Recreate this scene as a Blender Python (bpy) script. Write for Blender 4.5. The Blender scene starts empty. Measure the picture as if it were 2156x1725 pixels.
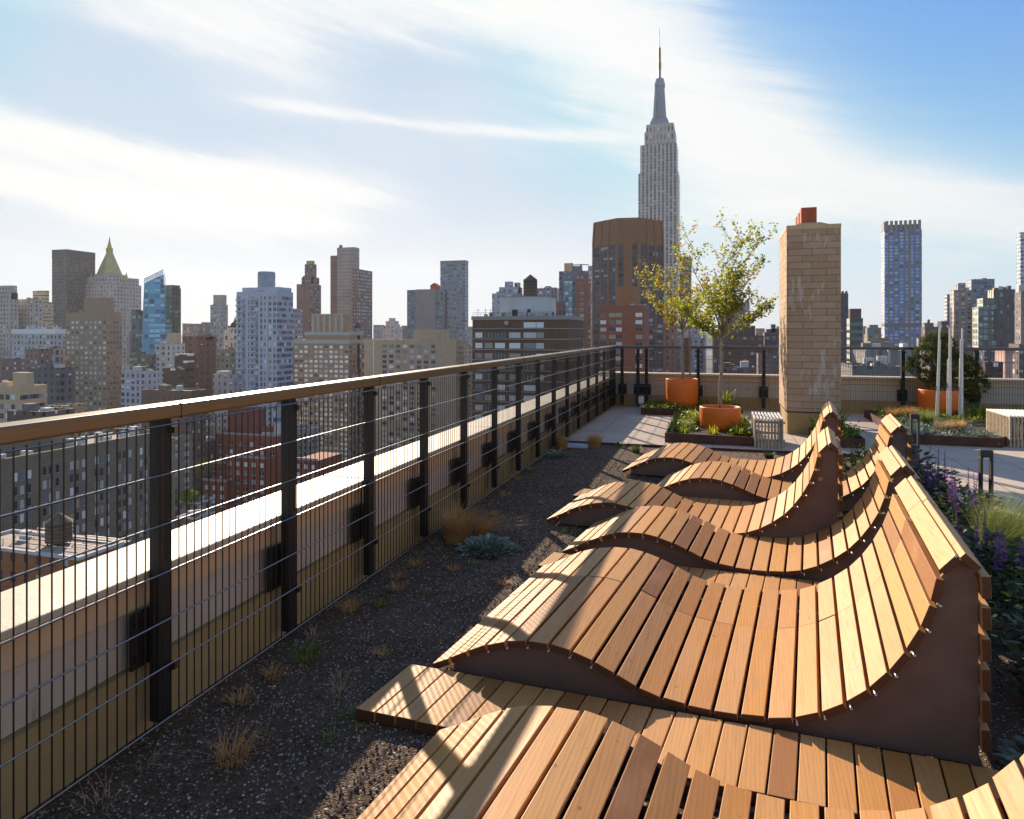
import bpy, math, random
from mathutils import Vector, Matrix
R = math.radians
rng = random.Random(7)
scene = bpy.context.scene
col = scene.collection

# ------------------------------------------------------------------ survey of the photograph
F = 1437.0; HZ = 699.0; H = 1.55; A = R(16.85)       # focal length, horizon line, eye height, yaw
RX, RY = math.cos(A), math.sin(A)
FX, FY = -math.sin(A), math.cos(A)
def ray(u, v):
    a = (u-1078)/F; return (FX+a*RX, FY+a*RY, (HZ-v)/F)
def gp(u, v, z=0.0):
    d = ray(u, v); t = (z-H)/d[2]; return (t*d[0], t*d[1], z)
def at_depth(u, d, v=None):
    a = (u-1078)/F; return (d*(FX+a*RX), d*(FY+a*RY), H+(HZ-(v if v is not None else HZ))/F*d)
def on_y(u, v, Y):
    d = ray(u, v); t = Y/d[1]; return (t*d[0], Y, H+t*d[2])
def on_x(u, v, X):
    d = ray(u, v); t = X/d[0]; return (X, t*d[1], H+t*d[2])
STREET = -75.0

# ------------------------------------------------------------------ mesh builder
class MB:
    def __init__(s): s.v = []; s.f = []; s.m = []; s.cur = 0
    def face(s, pts):
        b = len(s.v); s.v += [tuple(p) for p in pts]; s.f.append(tuple(range(b, b+len(pts)))); s.m.append(s.cur)
    def box(s, x0, x1, y0, y1, z0, z1):
        b = len(s.v)
        s.v += [(x0,y0,z0),(x1,y0,z0),(x1,y1,z0),(x0,y1,z0),(x0,y0,z1),(x1,y0,z1),(x1,y1,z1),(x0,y1,z1)]
        for q in ((0,3,2,1),(4,5,6,7),(0,1,5,4),(1,2,6,5),(2,3,7,6),(3,0,4,7)):
            s.f.append(tuple(b+i for i in q)); s.m.append(s.cur)
        return s
    def cbox(s, c, sx, sy, sz): return s.box(c[0]-sx/2,c[0]+sx/2,c[1]-sy/2,c[1]+sy/2,c[2]-sz/2,c[2]+sz/2)
    def hexa(s, p):
        b = len(s.v); s.v += [tuple(q) for q in p]
        for q in ((0,3,2,1),(4,5,6,7),(0,1,5,4),(1,2,6,5),(2,3,7,6),(3,0,4,7)):
            s.f.append(tuple(b+i for i in q)); s.m.append(s.cur)
        return s
    def prism(s, poly, z0, z1, top=None):
        n = len(poly); b = len(s.v); top = top or poly
        s.v += [(x,y,z0) for x,y in poly] + [(x,y,z1) for x,y in top]
        s.f.append(tuple(b+i for i in reversed(range(n)))); s.m.append(s.cur)
        s.f.append(tuple(b+n+i for i in range(n))); s.m.append(s.cur)
        for i in range(n):
            j = (i+1) % n; s.f.append((b+i,b+j,b+n+j,b+n+i)); s.m.append(s.cur)
        return s
    def tube(s, pts, rad, n=6, cap=True):
        pts = [Vector(p) for p in pts]; rings = []
        for i, p in enumerate(pts):
            d = (pts[min(i+1,len(pts)-1)]-pts[max(i-1,0)]).normalized()
            a = d.orthogonal().normalized() if abs(d.z) > .95 else d.cross(Vector((0,0,1))).normalized()
            c = d.cross(a); r = rad[i] if isinstance(rad, (list,tuple)) else rad
            rings.append(len(s.v))
            for k in range(n):
                t = 2*math.pi*k/n; s.v.append(tuple(p + a*(r*math.cos(t)) + c*(r*math.sin(t))))
        for i in range(len(pts)-1):
            for k in range(n):
                k2 = (k+1) % n
                s.f.append((rings[i]+k, rings[i]+k2, rings[i+1]+k2, rings[i+1]+k)); s.m.append(s.cur)
        if cap:
            s.f.append(tuple(rings[0]+k for k in reversed(range(n)))); s.m.append(s.cur)
            s.f.append(tuple(rings[-1]+k for k in range(n))); s.m.append(s.cur)
        return s
    def lathe(s, prof, n=32, c=(0,0,0)):
        b = len(s.v)
        for r, z in prof:
            for k in range(n):
                t = 2*math.pi*k/n; s.v.append((c[0]+r*math.cos(t), c[1]+r*math.sin(t), c[2]+z))
        for i in range(len(prof)-1):
            for k in range(n):
                k2 = (k+1) % n
                s.f.append((b+i*n+k, b+i*n+k2, b+(i+1)*n+k2, b+(i+1)*n+k)); s.m.append(s.cur)
        s.f.append(tuple(b+k for k in reversed(range(n)))); s.m.append(s.cur)
        s.f.append(tuple(b+(len(prof)-1)*n+k for k in range(n))); s.m.append(s.cur)
        return s
    def mesh(s, name, mats, smooth=False):
        me = bpy.data.meshes.new(name); me.from_pydata(s.v, [], s.f); me.update()
        for m in (mats if isinstance(mats, (list,tuple)) else [mats]): me.materials.append(m)
        if any(s.m): me.polygons.foreach_set('material_index', s.m)
        if smooth: me.polygons.foreach_set('use_smooth', [True]*len(s.f))
        return me
    def build(s, name, mats, parent=None, smooth=False, loc=None):
        return put(name, s.mesh(name, mats, smooth), parent, loc)
def put(name, me, parent=None, loc=None):
    o = bpy.data.objects.new(name, me); col.objects.link(o)
    if parent is not None: o.parent = parent
    if loc is not None: o.location = loc
    return o
def tag(o, label=None, cat=None, group=None, kind=None):
    if label: o['label'] = label
    if cat: o['category'] = cat
    if group: o['group'] = group
    if kind: o['kind'] = kind
    return o
def thing(name, label, cat, loc=(0,0,0), rz=0.0, group=None):
    o = bpy.data.objects.new(name, None); col.objects.link(o); o.empty_display_size = .2
    o.location = loc; o.rotation_euler = (0,0,rz)
    return tag(o, label, cat, group)
def bevel(o, w=.004, seg=2):
    m = o.modifiers.new('bevel', 'BEVEL'); m.width = w; m.segments = seg; m.limit_method = 'ANGLE'; m.angle_limit = R(40)
    return o
def copy_tree(o, parent=None):
    c = o.copy(); col.objects.link(c)
    if parent is not None: c.parent = parent
    for ch in list(o.children): copy_tree(ch, c)
    return c

# ------------------------------------------------------------------ material helpers
class NT:
    def __init__(s, tree): s.t = tree; s.n = tree.nodes; s.l = tree.links
    def new(s, typ, **kw):
        nd = s.n.new(typ)
        for k, v in kw.items(): setattr(nd, k, v)
        return nd
    def put(s, sock, val):
        if isinstance(val, bpy.types.NodeSocket): s.l.new(val, sock)
        elif val is not None:
            if hasattr(sock, 'default_value'):
                if isinstance(val, (tuple,list)) and len(val) == 3 and sock.type == 'RGBA': val = (*val, 1)
                sock.default_value = val
    def m(s, op, a, b=None, c=None, clamp=False):
        nd = s.new('ShaderNodeMath', operation=op, use_clamp=clamp)
        for i, v in enumerate((a,b,c)):
            if v is not None: s.put(nd.inputs[i], v)
        return nd.outputs[0]
    def mix(s, fac, a, b):
        nd = s.new('ShaderNodeMix', data_type='RGBA'); s.put(nd.inputs[0], fac); s.put(nd.inputs[6], a); s.put(nd.inputs[7], b)
        return nd.outputs[2]
    def step(s, x, lo, hi, smooth=True):
        nd = s.new('ShaderNodeMapRange', interpolation_type='SMOOTHSTEP' if smooth else 'LINEAR'); nd.clamp = True
        s.put(nd.inputs[0], x); nd.inputs[1].default_value = lo; nd.inputs[2].default_value = hi
        nd.inputs[3].default_value = 0; nd.inputs[4].default_value = 1
        return nd.outputs[0]
    def noise(s, vec, scale, detail=4, rough=.55, col=False, dim='3D'):
        nd = s.new('ShaderNodeTexNoise', noise_dimensions=dim)
        if vec is not None: s.l.new(vec, nd.inputs['Vector'])
        nd.inputs['Scale'].default_value = scale; nd.inputs['Detail'].default_value = detail; nd.inputs['Roughness'].default_value = rough
        return nd.outputs['Color' if col else 'Fac']
    def mapping(s, vec, scale=(1,1,1), loc=(0,0,0), rot=(0,0,0)):
        nd = s.new('ShaderNodeMapping'); s.l.new(vec, nd.inputs[0])
        nd.inputs['Scale'].default_value = scale; nd.inputs['Location'].default_value = loc; nd.inputs['Rotation'].default_value = rot
        return nd.outputs[0]
    def xyz(s, vec):
        nd = s.new('ShaderNodeSeparateXYZ'); s.l.new(vec, nd.inputs[0]); return nd.outputs
    def comb(s, x, y, z):
        nd = s.new('ShaderNodeCombineXYZ')
        for i, v in enumerate((x,y,z)): s.put(nd.inputs[i], v)
        return nd.outputs[0]
    def bump(s, h, strength=.3, dist=.01):
        nd = s.new('ShaderNodeBump'); s.l.new(h, nd.inputs['Height']); nd.inputs['Strength'].default_value = strength; nd.inputs['Distance'].default_value = dist
        return nd.outputs[0]
def mat(name, color=None, rough=.7, metal=0.0, spec=.5):
    m = bpy.data.materials.new(name); m.use_nodes = True
    t = NT(m.node_tree); b = t.n['Principled BSDF']
    if color is not None: b.inputs['Base Color'].default_value = (*color, 1)
    b.inputs['Roughness'].default_value = rough; b.inputs['Metallic'].default_value = metal
    b.inputs['Specular IOR Level'].default_value = spec
    return m, t, b
def rich(c, k=1.30, g=1.12):
    l = (c[0]+c[1]+c[2])/3; return tuple(min(.85, max(.004, (l+k*(x-l))*g)) for x in c)
def mottled(name, c0, c1, scale=6, rough=.75, metal=0.0, bump=.15, dist=.004, detail=6, spec=.4, space='Object'):
    m, t, b = mat(name, None, rough, metal, spec)
    if space == 'World': c0, c1 = rich(c0), rich(c1)
    tc = t.new('ShaderNodeTexCoord').outputs[space] if space != 'World' else t.new('ShaderNodeNewGeometry').outputs['Position']
    n = t.noise(tc, scale, detail, .6)
    t.put(b.inputs['Base Color'], t.mix(t.step(n, .3, .7), c0, c1))
    if bump: t.put(b.inputs['Normal'], t.bump(t.noise(tc, scale*9, 3), bump, dist))
    return m
# ------------------------------------------------------------------ camera, sun, sky
SUN_AZ, SUN_EL = R(35.5), R(23.5)                   # azimuth measured from +Y towards -X
cam_d = bpy.data.cameras.new('camera'); cam = bpy.data.objects.new('camera', cam_d); col.objects.link(cam)
cam.location = (0,0,H); cam.rotation_euler = (R(90),0,A)
cam_d.lens = F/2156*36; cam_d.sensor_width = 36; cam_d.shift_y = -(1725/2-HZ)/2156
cam_d.clip_start = .05; cam_d.clip_end = 30000
scene.camera = cam
sd = Vector((-math.sin(SUN_AZ)*math.cos(SUN_EL), math.cos(SUN_AZ)*math.cos(SUN_EL), math.sin(SUN_EL)))
sun_d = bpy.data.lights.new('sun', 'SUN'); sun = bpy.data.objects.new('sun', sun_d); col.objects.link(sun)
sun_d.energy = 5.0; sun_d.angle = R(.53); sun_d.color = (1.0,.815,.61)
sun.rotation_euler = sd.to_track_quat('Z','Y').to_euler()

w = bpy.data.worlds.new('World'); scene.world = w; w.use_nodes = True
t = NT(w.node_tree); t.n.clear()
out = t.new('ShaderNodeOutputWorld'); bg = t.new('ShaderNodeBackground'); t.l.new(bg.outputs[0], out.inputs[0])
SKY = .11
bg.inputs['Strength'].default_value = SKY
sky = t.new('ShaderNodeTexSky', sky_type='NISHITA'); sky.sun_disc = False
sky.sun_elevation = SUN_EL; sky.sun_rotation = -SUN_AZ; sky.altitude = 60; sky.air_density = 1.0; sky.dust_density = .6; sky.ozone_density = 1.6
dirv = t.new('ShaderNodeTexCoord').outputs['Generated']
x, y, z = t.xyz(dirv)
az0 = -A                                             # angles below are measured from the bearing the terrace looks along
a_r = t.m('ADD', t.m('MULTIPLY', x, RX), t.m('MULTIPLY', y, RY))
a_f = t.m('ADD', t.m('MULTIPLY', x, FX), t.m('MULTIPLY', y, FY))
az = t.m('ARCTAN2', a_r, a_f); el = t.m('ARCSINE', z)
def ae(u, v):
    p = math.atan2(u-1078, F); return p, math.atan2((HZ-v)*math.cos(p), F)
# wisps: noise stretched along the wind, used to fray every cloud edge
wind = R(-13)
wv = t.comb(t.m('ADD', t.m('MULTIPLY', az, math.cos(wind)), t.m('MULTIPLY', el, math.sin(wind))),
            t.m('ADD', t.m('MULTIPLY', az, -math.sin(wind)), t.m('MULTIPLY', el, math.cos(wind))), 0.0)
n1 = t.noise(t.mapping(wv, (1.3,11,1)), 2.4, 9, .60)
n2 = t.noise(t.mapping(wv, (2.2,30,1), (3,1,0)), 2.0, 8, .62)
n3 = t.noise(t.mapping(wv, (1,2.4,1), (7,2,0)), 2.2, 8, .56)
fib = t.step(t.m('ADD', t.m('MULTIPLY', n2, .45), t.m('MULTIPLY', n3, .55)), .38, .62)
n4 = t.noise(t.mapping(wv, (1,1.7,1), (2,5,0)), 13, 8, .62)
fray = t.m('ADD', t.m('MULTIPLY', t.m('SUBTRACT', n4, .5), .055), t.m('ADD', t.m('MULTIPLY', t.m('SUBTRACT', n1, .5), .16), t.m('MULTIPLY', t.m('SUBTRACT', n3, .5), .22)))
def line(p, q):
    (a0,e0),(a1,e1) = ae(*p), ae(*q); L = math.hypot(a1-a0, e1-e0); ux, uy = (a1-a0)/L, (e1-e0)/L
    da = t.m('SUBTRACT', az, a0); de = t.m('SUBTRACT', el, e0)
    along = t.m('ADD', t.m('MULTIPLY', da, ux), t.m('MULTIPLY', de, uy))
    across = t.m('ADD', t.m('MULTIPLY', da, -uy), t.m('MULTIPLY', de, ux))
    return along, across, L
def streak(p, q, w0, amp, fr=.35):
    al, ac, L = line(p, q)
    ac = t.m('ADD', ac, t.m('MULTIPLY', fray, fr))
    g = t.m('POWER', 2.718, t.m('MULTIPLY', t.m('POWER', t.m('DIVIDE', ac, w0), 2), -1))
    ends = t.m('MULTIPLY', t.step(al, -.10, .06), t.m('SUBTRACT', 1, t.step(al, L-.12, L+.06)))
    return t.m('MULTIPLY', t.m('MULTIPLY', g, ends), amp)
def blob(c, ru, rv, amp):
    a0, e0 = ae(*c); ra, re = ru/F, rv/F
    d = t.m('ADD', t.m('POWER', t.m('DIVIDE', t.m('SUBTRACT', az, a0), ra), 2),
            t.m('POWER', t.m('DIVIDE', t.m('ADD', t.m('SUBTRACT', el, e0), t.m('MULTIPLY', fray, .5)), re), 2))
    return t.m('MULTIPLY', t.m('POWER', 2.718, t.m('MULTIPLY', d, -1)), amp)
_, edge, _ = line((1440,-40), (2156,440))            # the veil ends along this slanting line
veil = t.step(t.m('ADD', t.m('MULTIPLY', edge, -1), t.m('MULTIPLY', fray, .9)), -.07, .10)
veil = t.m('MULTIPLY', veil, t.m('ADD', .10, t.m('MULTIPLY', n3, .34)))
parts = [streak((230,-70),(760,190),.045,.42,.3), streak((-250,205),(900,425),.022,.62,.22), streak((-250,190),(900,440),.050,.28), streak((-150,340),(760,478),.015,.55,.18), streak((-150,335),(760,478),.036,.22),
         streak((550,212),(1350,290),.0085,.50,.08), streak((1050,-120),(1720,400),.105,.90,.55), streak((1450,310),(2400,480),.048,.70,.4), streak((880,-60),(1500,60),.08,.45), streak((560,-60),(1300,120),.06,.35,.5),
         streak((1350,440),(2300,480),.05,.45), blob((560,10),360,110,.45)]
cut = [blob((110,120),300,100,.45), blob((830,150),290,58,.50), blob((360,262),330,32,.30), blob((1000,410),330,80,.32), blob((1560,395),150,46,.45)]
cl = veil
for p_ in parts: cl = t.m('ADD', cl, p_)
for p_ in cut: cl = t.m('SUBTRACT', cl, p_)
cl = t.m('MAXIMUM', cl, 0)
cl = t.m('MULTIPLY', cl, t.m('ADD', .66, t.m('MULTIPLY', fib, .42)))
cl = t.m('ADD', t.m('MULTIPLY', cl, .68), t.m('MULTIPLY', t.step(cl, .24, .70), .28))
haze_h = t.m('POWER', 2.718, t.m('MULTIPLY', t.m('MAXIMUM', el, 0), -6.5))
front = t.step(a_f, -.1, .75)
cl = t.m('MULTIPLY', t.m('MINIMUM', t.m('MAXIMUM', cl, 0), 1), front)
cl = t.m('MULTIPLY', cl, t.m('SUBTRACT', 1, t.step(el, .62, 1.0)))
sdn = t.new('ShaderNodeVectorMath', operation='DOT_PRODUCT'); t.l.new(dirv, sdn.inputs[0]); sdn.inputs[1].default_value = sd
near = t.step(sdn.outputs['Value'], .35, 1.0)
cloudc = t.mix(near, (4.15,4.25,4.35), (4.65,4.6,4.5))
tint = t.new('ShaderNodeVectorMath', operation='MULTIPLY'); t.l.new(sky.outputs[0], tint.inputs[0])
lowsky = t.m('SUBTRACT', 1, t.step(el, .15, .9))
behind = t.mix(lowsky, (.95,.98,1.05), (2.0,1.66,1.32))          # low sky behind brightened and warmed to fill the city facades, neutral overhead
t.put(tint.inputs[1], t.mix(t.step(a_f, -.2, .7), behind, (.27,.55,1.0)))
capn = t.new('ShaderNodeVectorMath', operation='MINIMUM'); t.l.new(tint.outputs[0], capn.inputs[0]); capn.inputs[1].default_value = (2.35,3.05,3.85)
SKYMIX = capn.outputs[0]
horizonc = t.mix(near, (3.6,3.75,3.85), (4.05,3.95,3.7))
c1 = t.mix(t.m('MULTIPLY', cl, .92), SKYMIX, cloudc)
c2 = t.mix(t.m('MULTIPLY', t.m('MULTIPLY', haze_h, .62), front), c1, horizonc)
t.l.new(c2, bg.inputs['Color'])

scene.view_settings.view_transform = 'Standard'; scene.view_settings.look = 'None'
scene.view_settings.exposure = .95; scene.view_settings.gamma = 1; scene.view_settings.use_curve_mapping = False
scene.render.engine = 'CYCLES'; scene.cycles.use_denoising = True
scene.cycles.max_bounces = 8; scene.cycles.diffuse_bounces = 3; scene.cycles.glossy_bounces = 3; scene.cycles.transparent_max_bounces = 8
scene.cycles.caustics_reflective = False; scene.cycles.caustics_refractive = False
# ------------------------------------------------------------------ terrace materials
def ramp(t, fac, stops):
    nd = t.new('ShaderNodeValToRGB'); t.put(nd.inputs[0], fac)
    e = nd.color_ramp.elements
    e[0].position, e[0].color = stops[0][0], (*stops[0][1],1); e[1].position, e[1].color = stops[-1][0], (*stops[-1][1],1)
    for p, c in stops[1:-1]:
        q = e.new(p); q.color = (*c,1)
    return nd.outputs[0]
def wood_mat():
    m, t, b = mat('oiled_hardwood', None, .52, 0, .35)
    geo = t.new('ShaderNodeNewGeometry'); rnd = geo.outputs['Random Per Island']
    oc = t.new('ShaderNodeTexCoord').outputs['Object']
    sh = t.new('ShaderNodeVectorMath', operation='ADD'); t.l.new(oc, sh.inputs[0])
    t.l.new(t.comb(t.m('MULTIPLY', rnd, 37), t.m('MULTIPLY', rnd, 71), t.m('MULTIPLY', rnd, 13)), sh.inputs[1])
    v = sh.outputs[0]
    base = ramp(t, rnd, [(0, (0.475, 0.197, 0.045)), (0.14, (0.551, 0.266, 0.076)), (0.3, (0.58, 0.305, 0.106)), (0.44, (0.57, 0.262, 0.05)), (0.54, (0.38, 0.164, 0.043)), (0.6, (0.257, 0.107, 0.032)), (0.66, (0.513, 0.231, 0.061)), (0.84, (0.57, 0.295, 0.101)), (1, (0.465, 0.202, 0.052))])
    g1 = t.noise(t.mapping(v, (26,1.6,26)), 2.4, 7, .62)
    g2 = t.noise(t.mapping(v, (90,3.0,90)), 2.0, 4, .6)
    g3 = t.noise(t.mapping(v, (3,1.2,3)), 1.6, 4, .6)
    c = t.mix(t.m('MULTIPLY', t.step(g1, .45, .78), .38), base, (.26,.095,.032))
    c = t.mix(t.m('MULTIPLY', t.step(g2, .52, .8), .25), c, (.17,.07,.03))
    c = t.mix(t.m('MULTIPLY', t.step(g3, .5, .78), .40), c, (.58,.33,.17))
    wv = t.new('ShaderNodeTexWave', wave_type='RINGS', rings_direction='Y'); t.l.new(t.mapping(v, (7,.35,7)), wv.inputs[0])
    wv.inputs['Scale'].default_value = 3.2; wv.inputs['Distortion'].default_value = 5; wv.inputs['Detail'].default_value = 3; wv.inputs['Detail Scale'].default_value = 1.4
    c = t.mix(t.m('MULTIPLY', t.step(wv.outputs['Fac'], .62, .95), .22), c, (.26,.11,.045))
    sp = t.noise(t.mapping(v, (1,1,1)), 19, 2, .5)
    c = t.mix(t.m('MULTIPLY', t.step(sp, .70, .78), .5), c, (.10,.05,.03))
    g4 = t.noise(geo.outputs['Position'], 5.5, 5, .62); g5 = t.noise(t.mapping(geo.outputs['Position'], (30,5,30)), 1.2, 4, .6)
    c = t.mix(t.m('MULTIPLY', t.m('MULTIPLY', t.step(g4, .52, .70), t.step(g5, .40, .62)), .34), c, (.33,.235,.165))   # weathered grey patches
    ny = t.xyz(geo.outputs['True Normal'])[1]
    c = t.mix(t.m('GREATER_THAN', t.m('ABSOLUTE', ny), .9), c, (.085,.036,.016))   # oiled end grain
    t.put(b.inputs['Base Color'], c)
    t.put(b.inputs['Roughness'], t.m('ADD', .40, t.m('MULTIPLY', g1, .3)))
    t.put(b.inputs['Normal'], t.bump(t.m('ADD', t.m('MULTIPLY', g2, .6), g1), .18, .0025))
    return m
M = {}
M['wood'] = wood_mat()
M['panel'] = mottled('brown_fibre_board', (.128,.084,.066), (.158,.104,.082), 7, .8, bump=.08)
M['steel'] = mat('galvanised_steel', (.62,.61,.60), .35, 1.0)[0]
M['bolt'] = mat('stainless_bolt', (.62,.60,.57), .38, 1.0)[0]
M['bronze'] = mottled('dark_bronze_paint', (.009,.0075,.0065), (.015,.012,.010), 9, .62, bump=.03, spec=.5)
m, t, b = mat('brushed_handrail', (.50,.40,.27), .36, .85)
oc = t.new('ShaderNodeTexCoord').outputs['Object']; n = t.noise(t.mapping(oc, (40,1.2,40)), 3, 4)
t.put(b.inputs['Roughness'], t.m('ADD', .26, t.m('MULTIPLY', n, .18))); t.put(b.inputs['Base Color'], t.mix(n, (.135,.098,.055), (.22,.165,.10)))
M['rail'] = m
M['rail_dark'] = mat('dark_handrail', (.10,.095,.09), .34, .7)[0]
M['wire'] = mat('dark_wire', (.035,.032,.030), .42, .6)[0]
M['cable'] = mat('steel_cable', (.26,.25,.24), .36, 1.0)[0]
def stained(name, c0, c1, stain, rough=.8, spec=.3):
    m, t, b = mat(name, None, rough, 0, spec)
    p = t.new('ShaderNodeNewGeometry').outputs['Position']
    n = t.noise(p, 3.0, 6, .65); f = t.noise(p, 60, 3, .6)
    s = t.noise(t.mapping(p, (9,9,1.1)), 1.4, 5, .62)
    c = t.mix(t.step(n, .32, .68), c0, c1)
    c = t.mix(t.m('MULTIPLY', t.step(s, .60, .74), .55), c, stain)
    c = t.mix(t.m('MULTIPLY', t.step(f, .66, .72), .45), c, stain)
    t.put(b.inputs['Base Color'], c); lump = t.noise(p, 14, 4, .6)
    t.put(b.inputs['Normal'], t.bump(t.m('ADD', f, lump), .3, .004))
    return m
M['coping'] = stained('painted_coping', (.48,.41,.30), (.56,.49,.37), (.27,.21,.14), .50, .45)
M['band_up'] = stained('peach_render', (.56,.38,.22), (.62,.43,.26), (.34,.22,.12))
M['band_mid'] = stained('pale_panel', (.47,.385,.30), (.53,.44,.35), (.22,.165,.12))
M['band_low'] = stained('ochre_base', (.34,.235,.10), (.40,.285,.125), (.19,.125,.06))
def paver_mat():
    m, t, b = mat('concrete_pavers', None, .82, 0, .3)
    p = t.new('ShaderNodeNewGeometry').outputs['Position']; X, Y, Z = t.xyz(p)
    P = .557
    fx = t.m('FRACT', t.m('DIVIDE', t.m('SUBTRACT', X, 2.16-.004), P)); fy = t.m('FRACT', t.m('DIVIDE', t.m('SUBTRACT', Y, 9.47-.004), P*2))
    j = t.m('MAXIMUM', t.m('LESS_THAN', fx, .016), t.m('LESS_THAN', fy, .008))
    ix = t.m('FLOOR', t.m('DIVIDE', t.m('SUBTRACT', X, 2.16-.004), P)); iy = t.m('FLOOR', t.m('DIVIDE', t.m('SUBTRACT', Y, 9.47-.004), P*2))
    wn = t.new('ShaderNodeTexWhiteNoise', noise_dimensions='2D'); t.l.new(t.comb(ix, iy, 0), wn.inputs['Vector'])
    n = t.noise(p, 2.2, 6, .62); f = t.noise(p, 85, 3, .6)
    c = t.mix(t.step(n, .3, .72), (.46,.37,.29), (.56,.46,.37))
    c = t.mix(t.m('MULTIPLY', wn.outputs[0], .30), c, (.40,.33,.29))
    c = t.mix(t.m('MULTIPLY', t.step(f, .60, .72), .3), c, (.25,.21,.18))
    c = t.mix(t.m('MULTIPLY', j, .85), c, (.07,.06,.05))
    t.put(b.inputs['Base Color'], c); t.put(b.inputs['Normal'], t.bump(t.m('SUBTRACT', f, t.m('MULTIPLY', j, 2.5)), .25, .004))
    return m
M['paver'] = paver_mat()
def gravel_mat():
    m, t, b = mat('growing_gravel', None, .9, 0, .25)
    p = t.new('ShaderNodeNewGeometry').outputs['Position']
    vo = t.new('ShaderNodeTexVoronoi'); t.l.new(p, vo.inputs['Vector']); vo.inputs['Scale'].default_value = 130
    cr, cg, cb = t.xyz(vo.outputs['Color'])
    n = t.noise(p, 2.5, 5, .6)
    c = t.mix(t.step(n, .3, .7), (.080,.046,.024), (.135,.083,.048))
    c = t.mix(t.m('MULTIPLY', t.step(cr, .45, 1.0), .6), c, (.17,.135,.11))
    c = t.mix(t.m('GREATER_THAN', cg, .955), c, (.42,.37,.32))
    t.put(b.inputs['Base Color'], c)
    t.put(b.inputs['Normal'], t.bump(t.m('SUBTRACT', 1, vo.outputs['Distance']), .9, .008))
    return m
M['gravel'] = gravel_mat()
m, t, b = mat('gravel_chips', None, .85, 0, .3)
rnd = t.new('ShaderNodeNewGeometry').outputs['Random Per Island']
t.put(b.inputs['Base Color'], ramp(t, rnd, [(0,(.046,.027,.017)),(.42,(.115,.072,.047)),(.70,(.22,.155,.11)),(.88,(.37,.285,.215)),(1,(.62,.53,.44))]))
M['chips'] = m
M['corten'] = mottled('rusted_steel', (.060,.022,.014), (.115,.046,.026), 5, .72, bump=.15)
M['orange'] = mottled('orange_glazed_pot', (.68,.135,.006), (.74,.165,.010), 3, .42, bump=.03, spec=.5)
M['soil'] = mottled('planter_soil', (.035,.025,.018), (.09,.065,.045), 18, .95, bump=.8, dist=.02)
M['black'] = mottled('charcoal_powder_coat', (.020,.021,.023), (.030,.031,.033), 8, .5, bump=.05)
M['silver'] = mottled('weathered_aluminium', (.62,.60,.57), (.76,.74,.71), 14, .45, .25, bump=.08)
M['white'] = mat('white_enamel', (.75,.75,.76), .35)[0]
M['lid'] = mat('pale_blue_lid', (.42,.50,.56), .4)[0]
M['flue'] = mottled('terracotta_flue', (.36,.085,.04), (.43,.115,.055), 5, .8, bump=.1)
M['slatwood'] = mottled('weathered_slats', (.34,.27,.19), (.50,.42,.32), 20, .75, bump=.1)
def brick_mat():
    m, t, b = mat('utility_brick', None, .85, 0, .3)
    p = t.new('ShaderNodeNewGeometry'); X, Y, Z = t.xyz(p.outputs['Position']); NX, NY, NZ = t.xyz(p.outputs['Normal'])
    side = t.m('GREATER_THAN', t.m('ABSOLUTE', NX), .5)
    h = t.m('ADD', t.m('MULTIPLY', side, Y), t.m('MULTIPLY', t.m('SUBTRACT', 1, side), X))
    br = t.new('ShaderNodeTexBrick'); t.l.new(t.comb(h, Z, 0), br.inputs['Vector'])
    br.offset = .4; br.inputs['Scale'].default_value = 1; br.inputs['Brick Width'].default_value = .335; br.inputs['Row Height'].default_value = .100
    br.inputs['Mortar Size'].default_value = .0045; br.inputs['Mortar Smooth'].default_value = .3; br.inputs['Bias'].default_value = 0
    br.inputs['Color1'].default_value = (.40,.258,.158,1); br.inputs['Color2'].default_value = (.48,.325,.212,1); br.inputs['Mortar'].default_value = (.17,.13,.09,1)
    P = p.outputs['Position']
    f = t.noise(P, 30, 5, .65); drip = t.noise(t.mapping(P, (11,11,2.6)), 1.0, 6, .68); zone = t.noise(P, 1.6, 3, .5)
    eff = t.m('MULTIPLY', t.step(t.m('ADD', drip, t.m('MULTIPLY', t.m('SUBTRACT', zone, .5), .6)), .56, .68), .62)
    c = t.mix(t.m('MULTIPLY', t.step(f, .45, .75), .35), br.outputs['Color'], (.25,.17,.095))
    c = t.mix(eff, c, (.58,.50,.44))
    t.put(b.inputs['Base Color'], c)
    t.put(b.inputs['Normal'], t.bump(t.m('ADD', t.m('MULTIPLY', br.outputs['Fac'], -1.5), t.m('MULTIPLY', f, .4)), .5, .006))
    return m
M['brick'] = brick_mat()
def leaf_mat(name, stops, trans=.45, rough=.5, per='Random Per Island'):
    m, t, b = mat(name, None, rough, 0, .35)
    rnd = t.new('ShaderNodeNewGeometry').outputs[per]
    c = ramp(t, rnd, stops)
    t.put(b.inputs['Base Color'], c)
    tr = t.new('ShaderNodeBsdfTranslucent'); t.l.new(c, tr.inputs[0])
    mx = t.new('ShaderNodeMixShader'); mx.inputs[0].default_value = trans
    t.l.new(b.outputs[0], mx.inputs[1]); t.l.new(tr.outputs[0], mx.inputs[2])
    t.l.new(mx.outputs[0], t.n['Material Output'].inputs[0])
    return m
M['leaf'] = leaf_mat('spring_leaf', [(0,(.12,.15,.015)),(.35,(.27,.33,.02)),(.7,(.40,.42,.03)),(.9,(.46,.28,.04)),(1,(.08,.10,.02))], .6)
M['leaf_red'] = leaf_mat('bronze_spring_leaf', [(0,(.22,.25,.02)),(.4,(.40,.41,.03)),(.66,(.46,.38,.04)),(.85,(.48,.19,.06)),(1,(.15,.15,.02))], .6)
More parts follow.
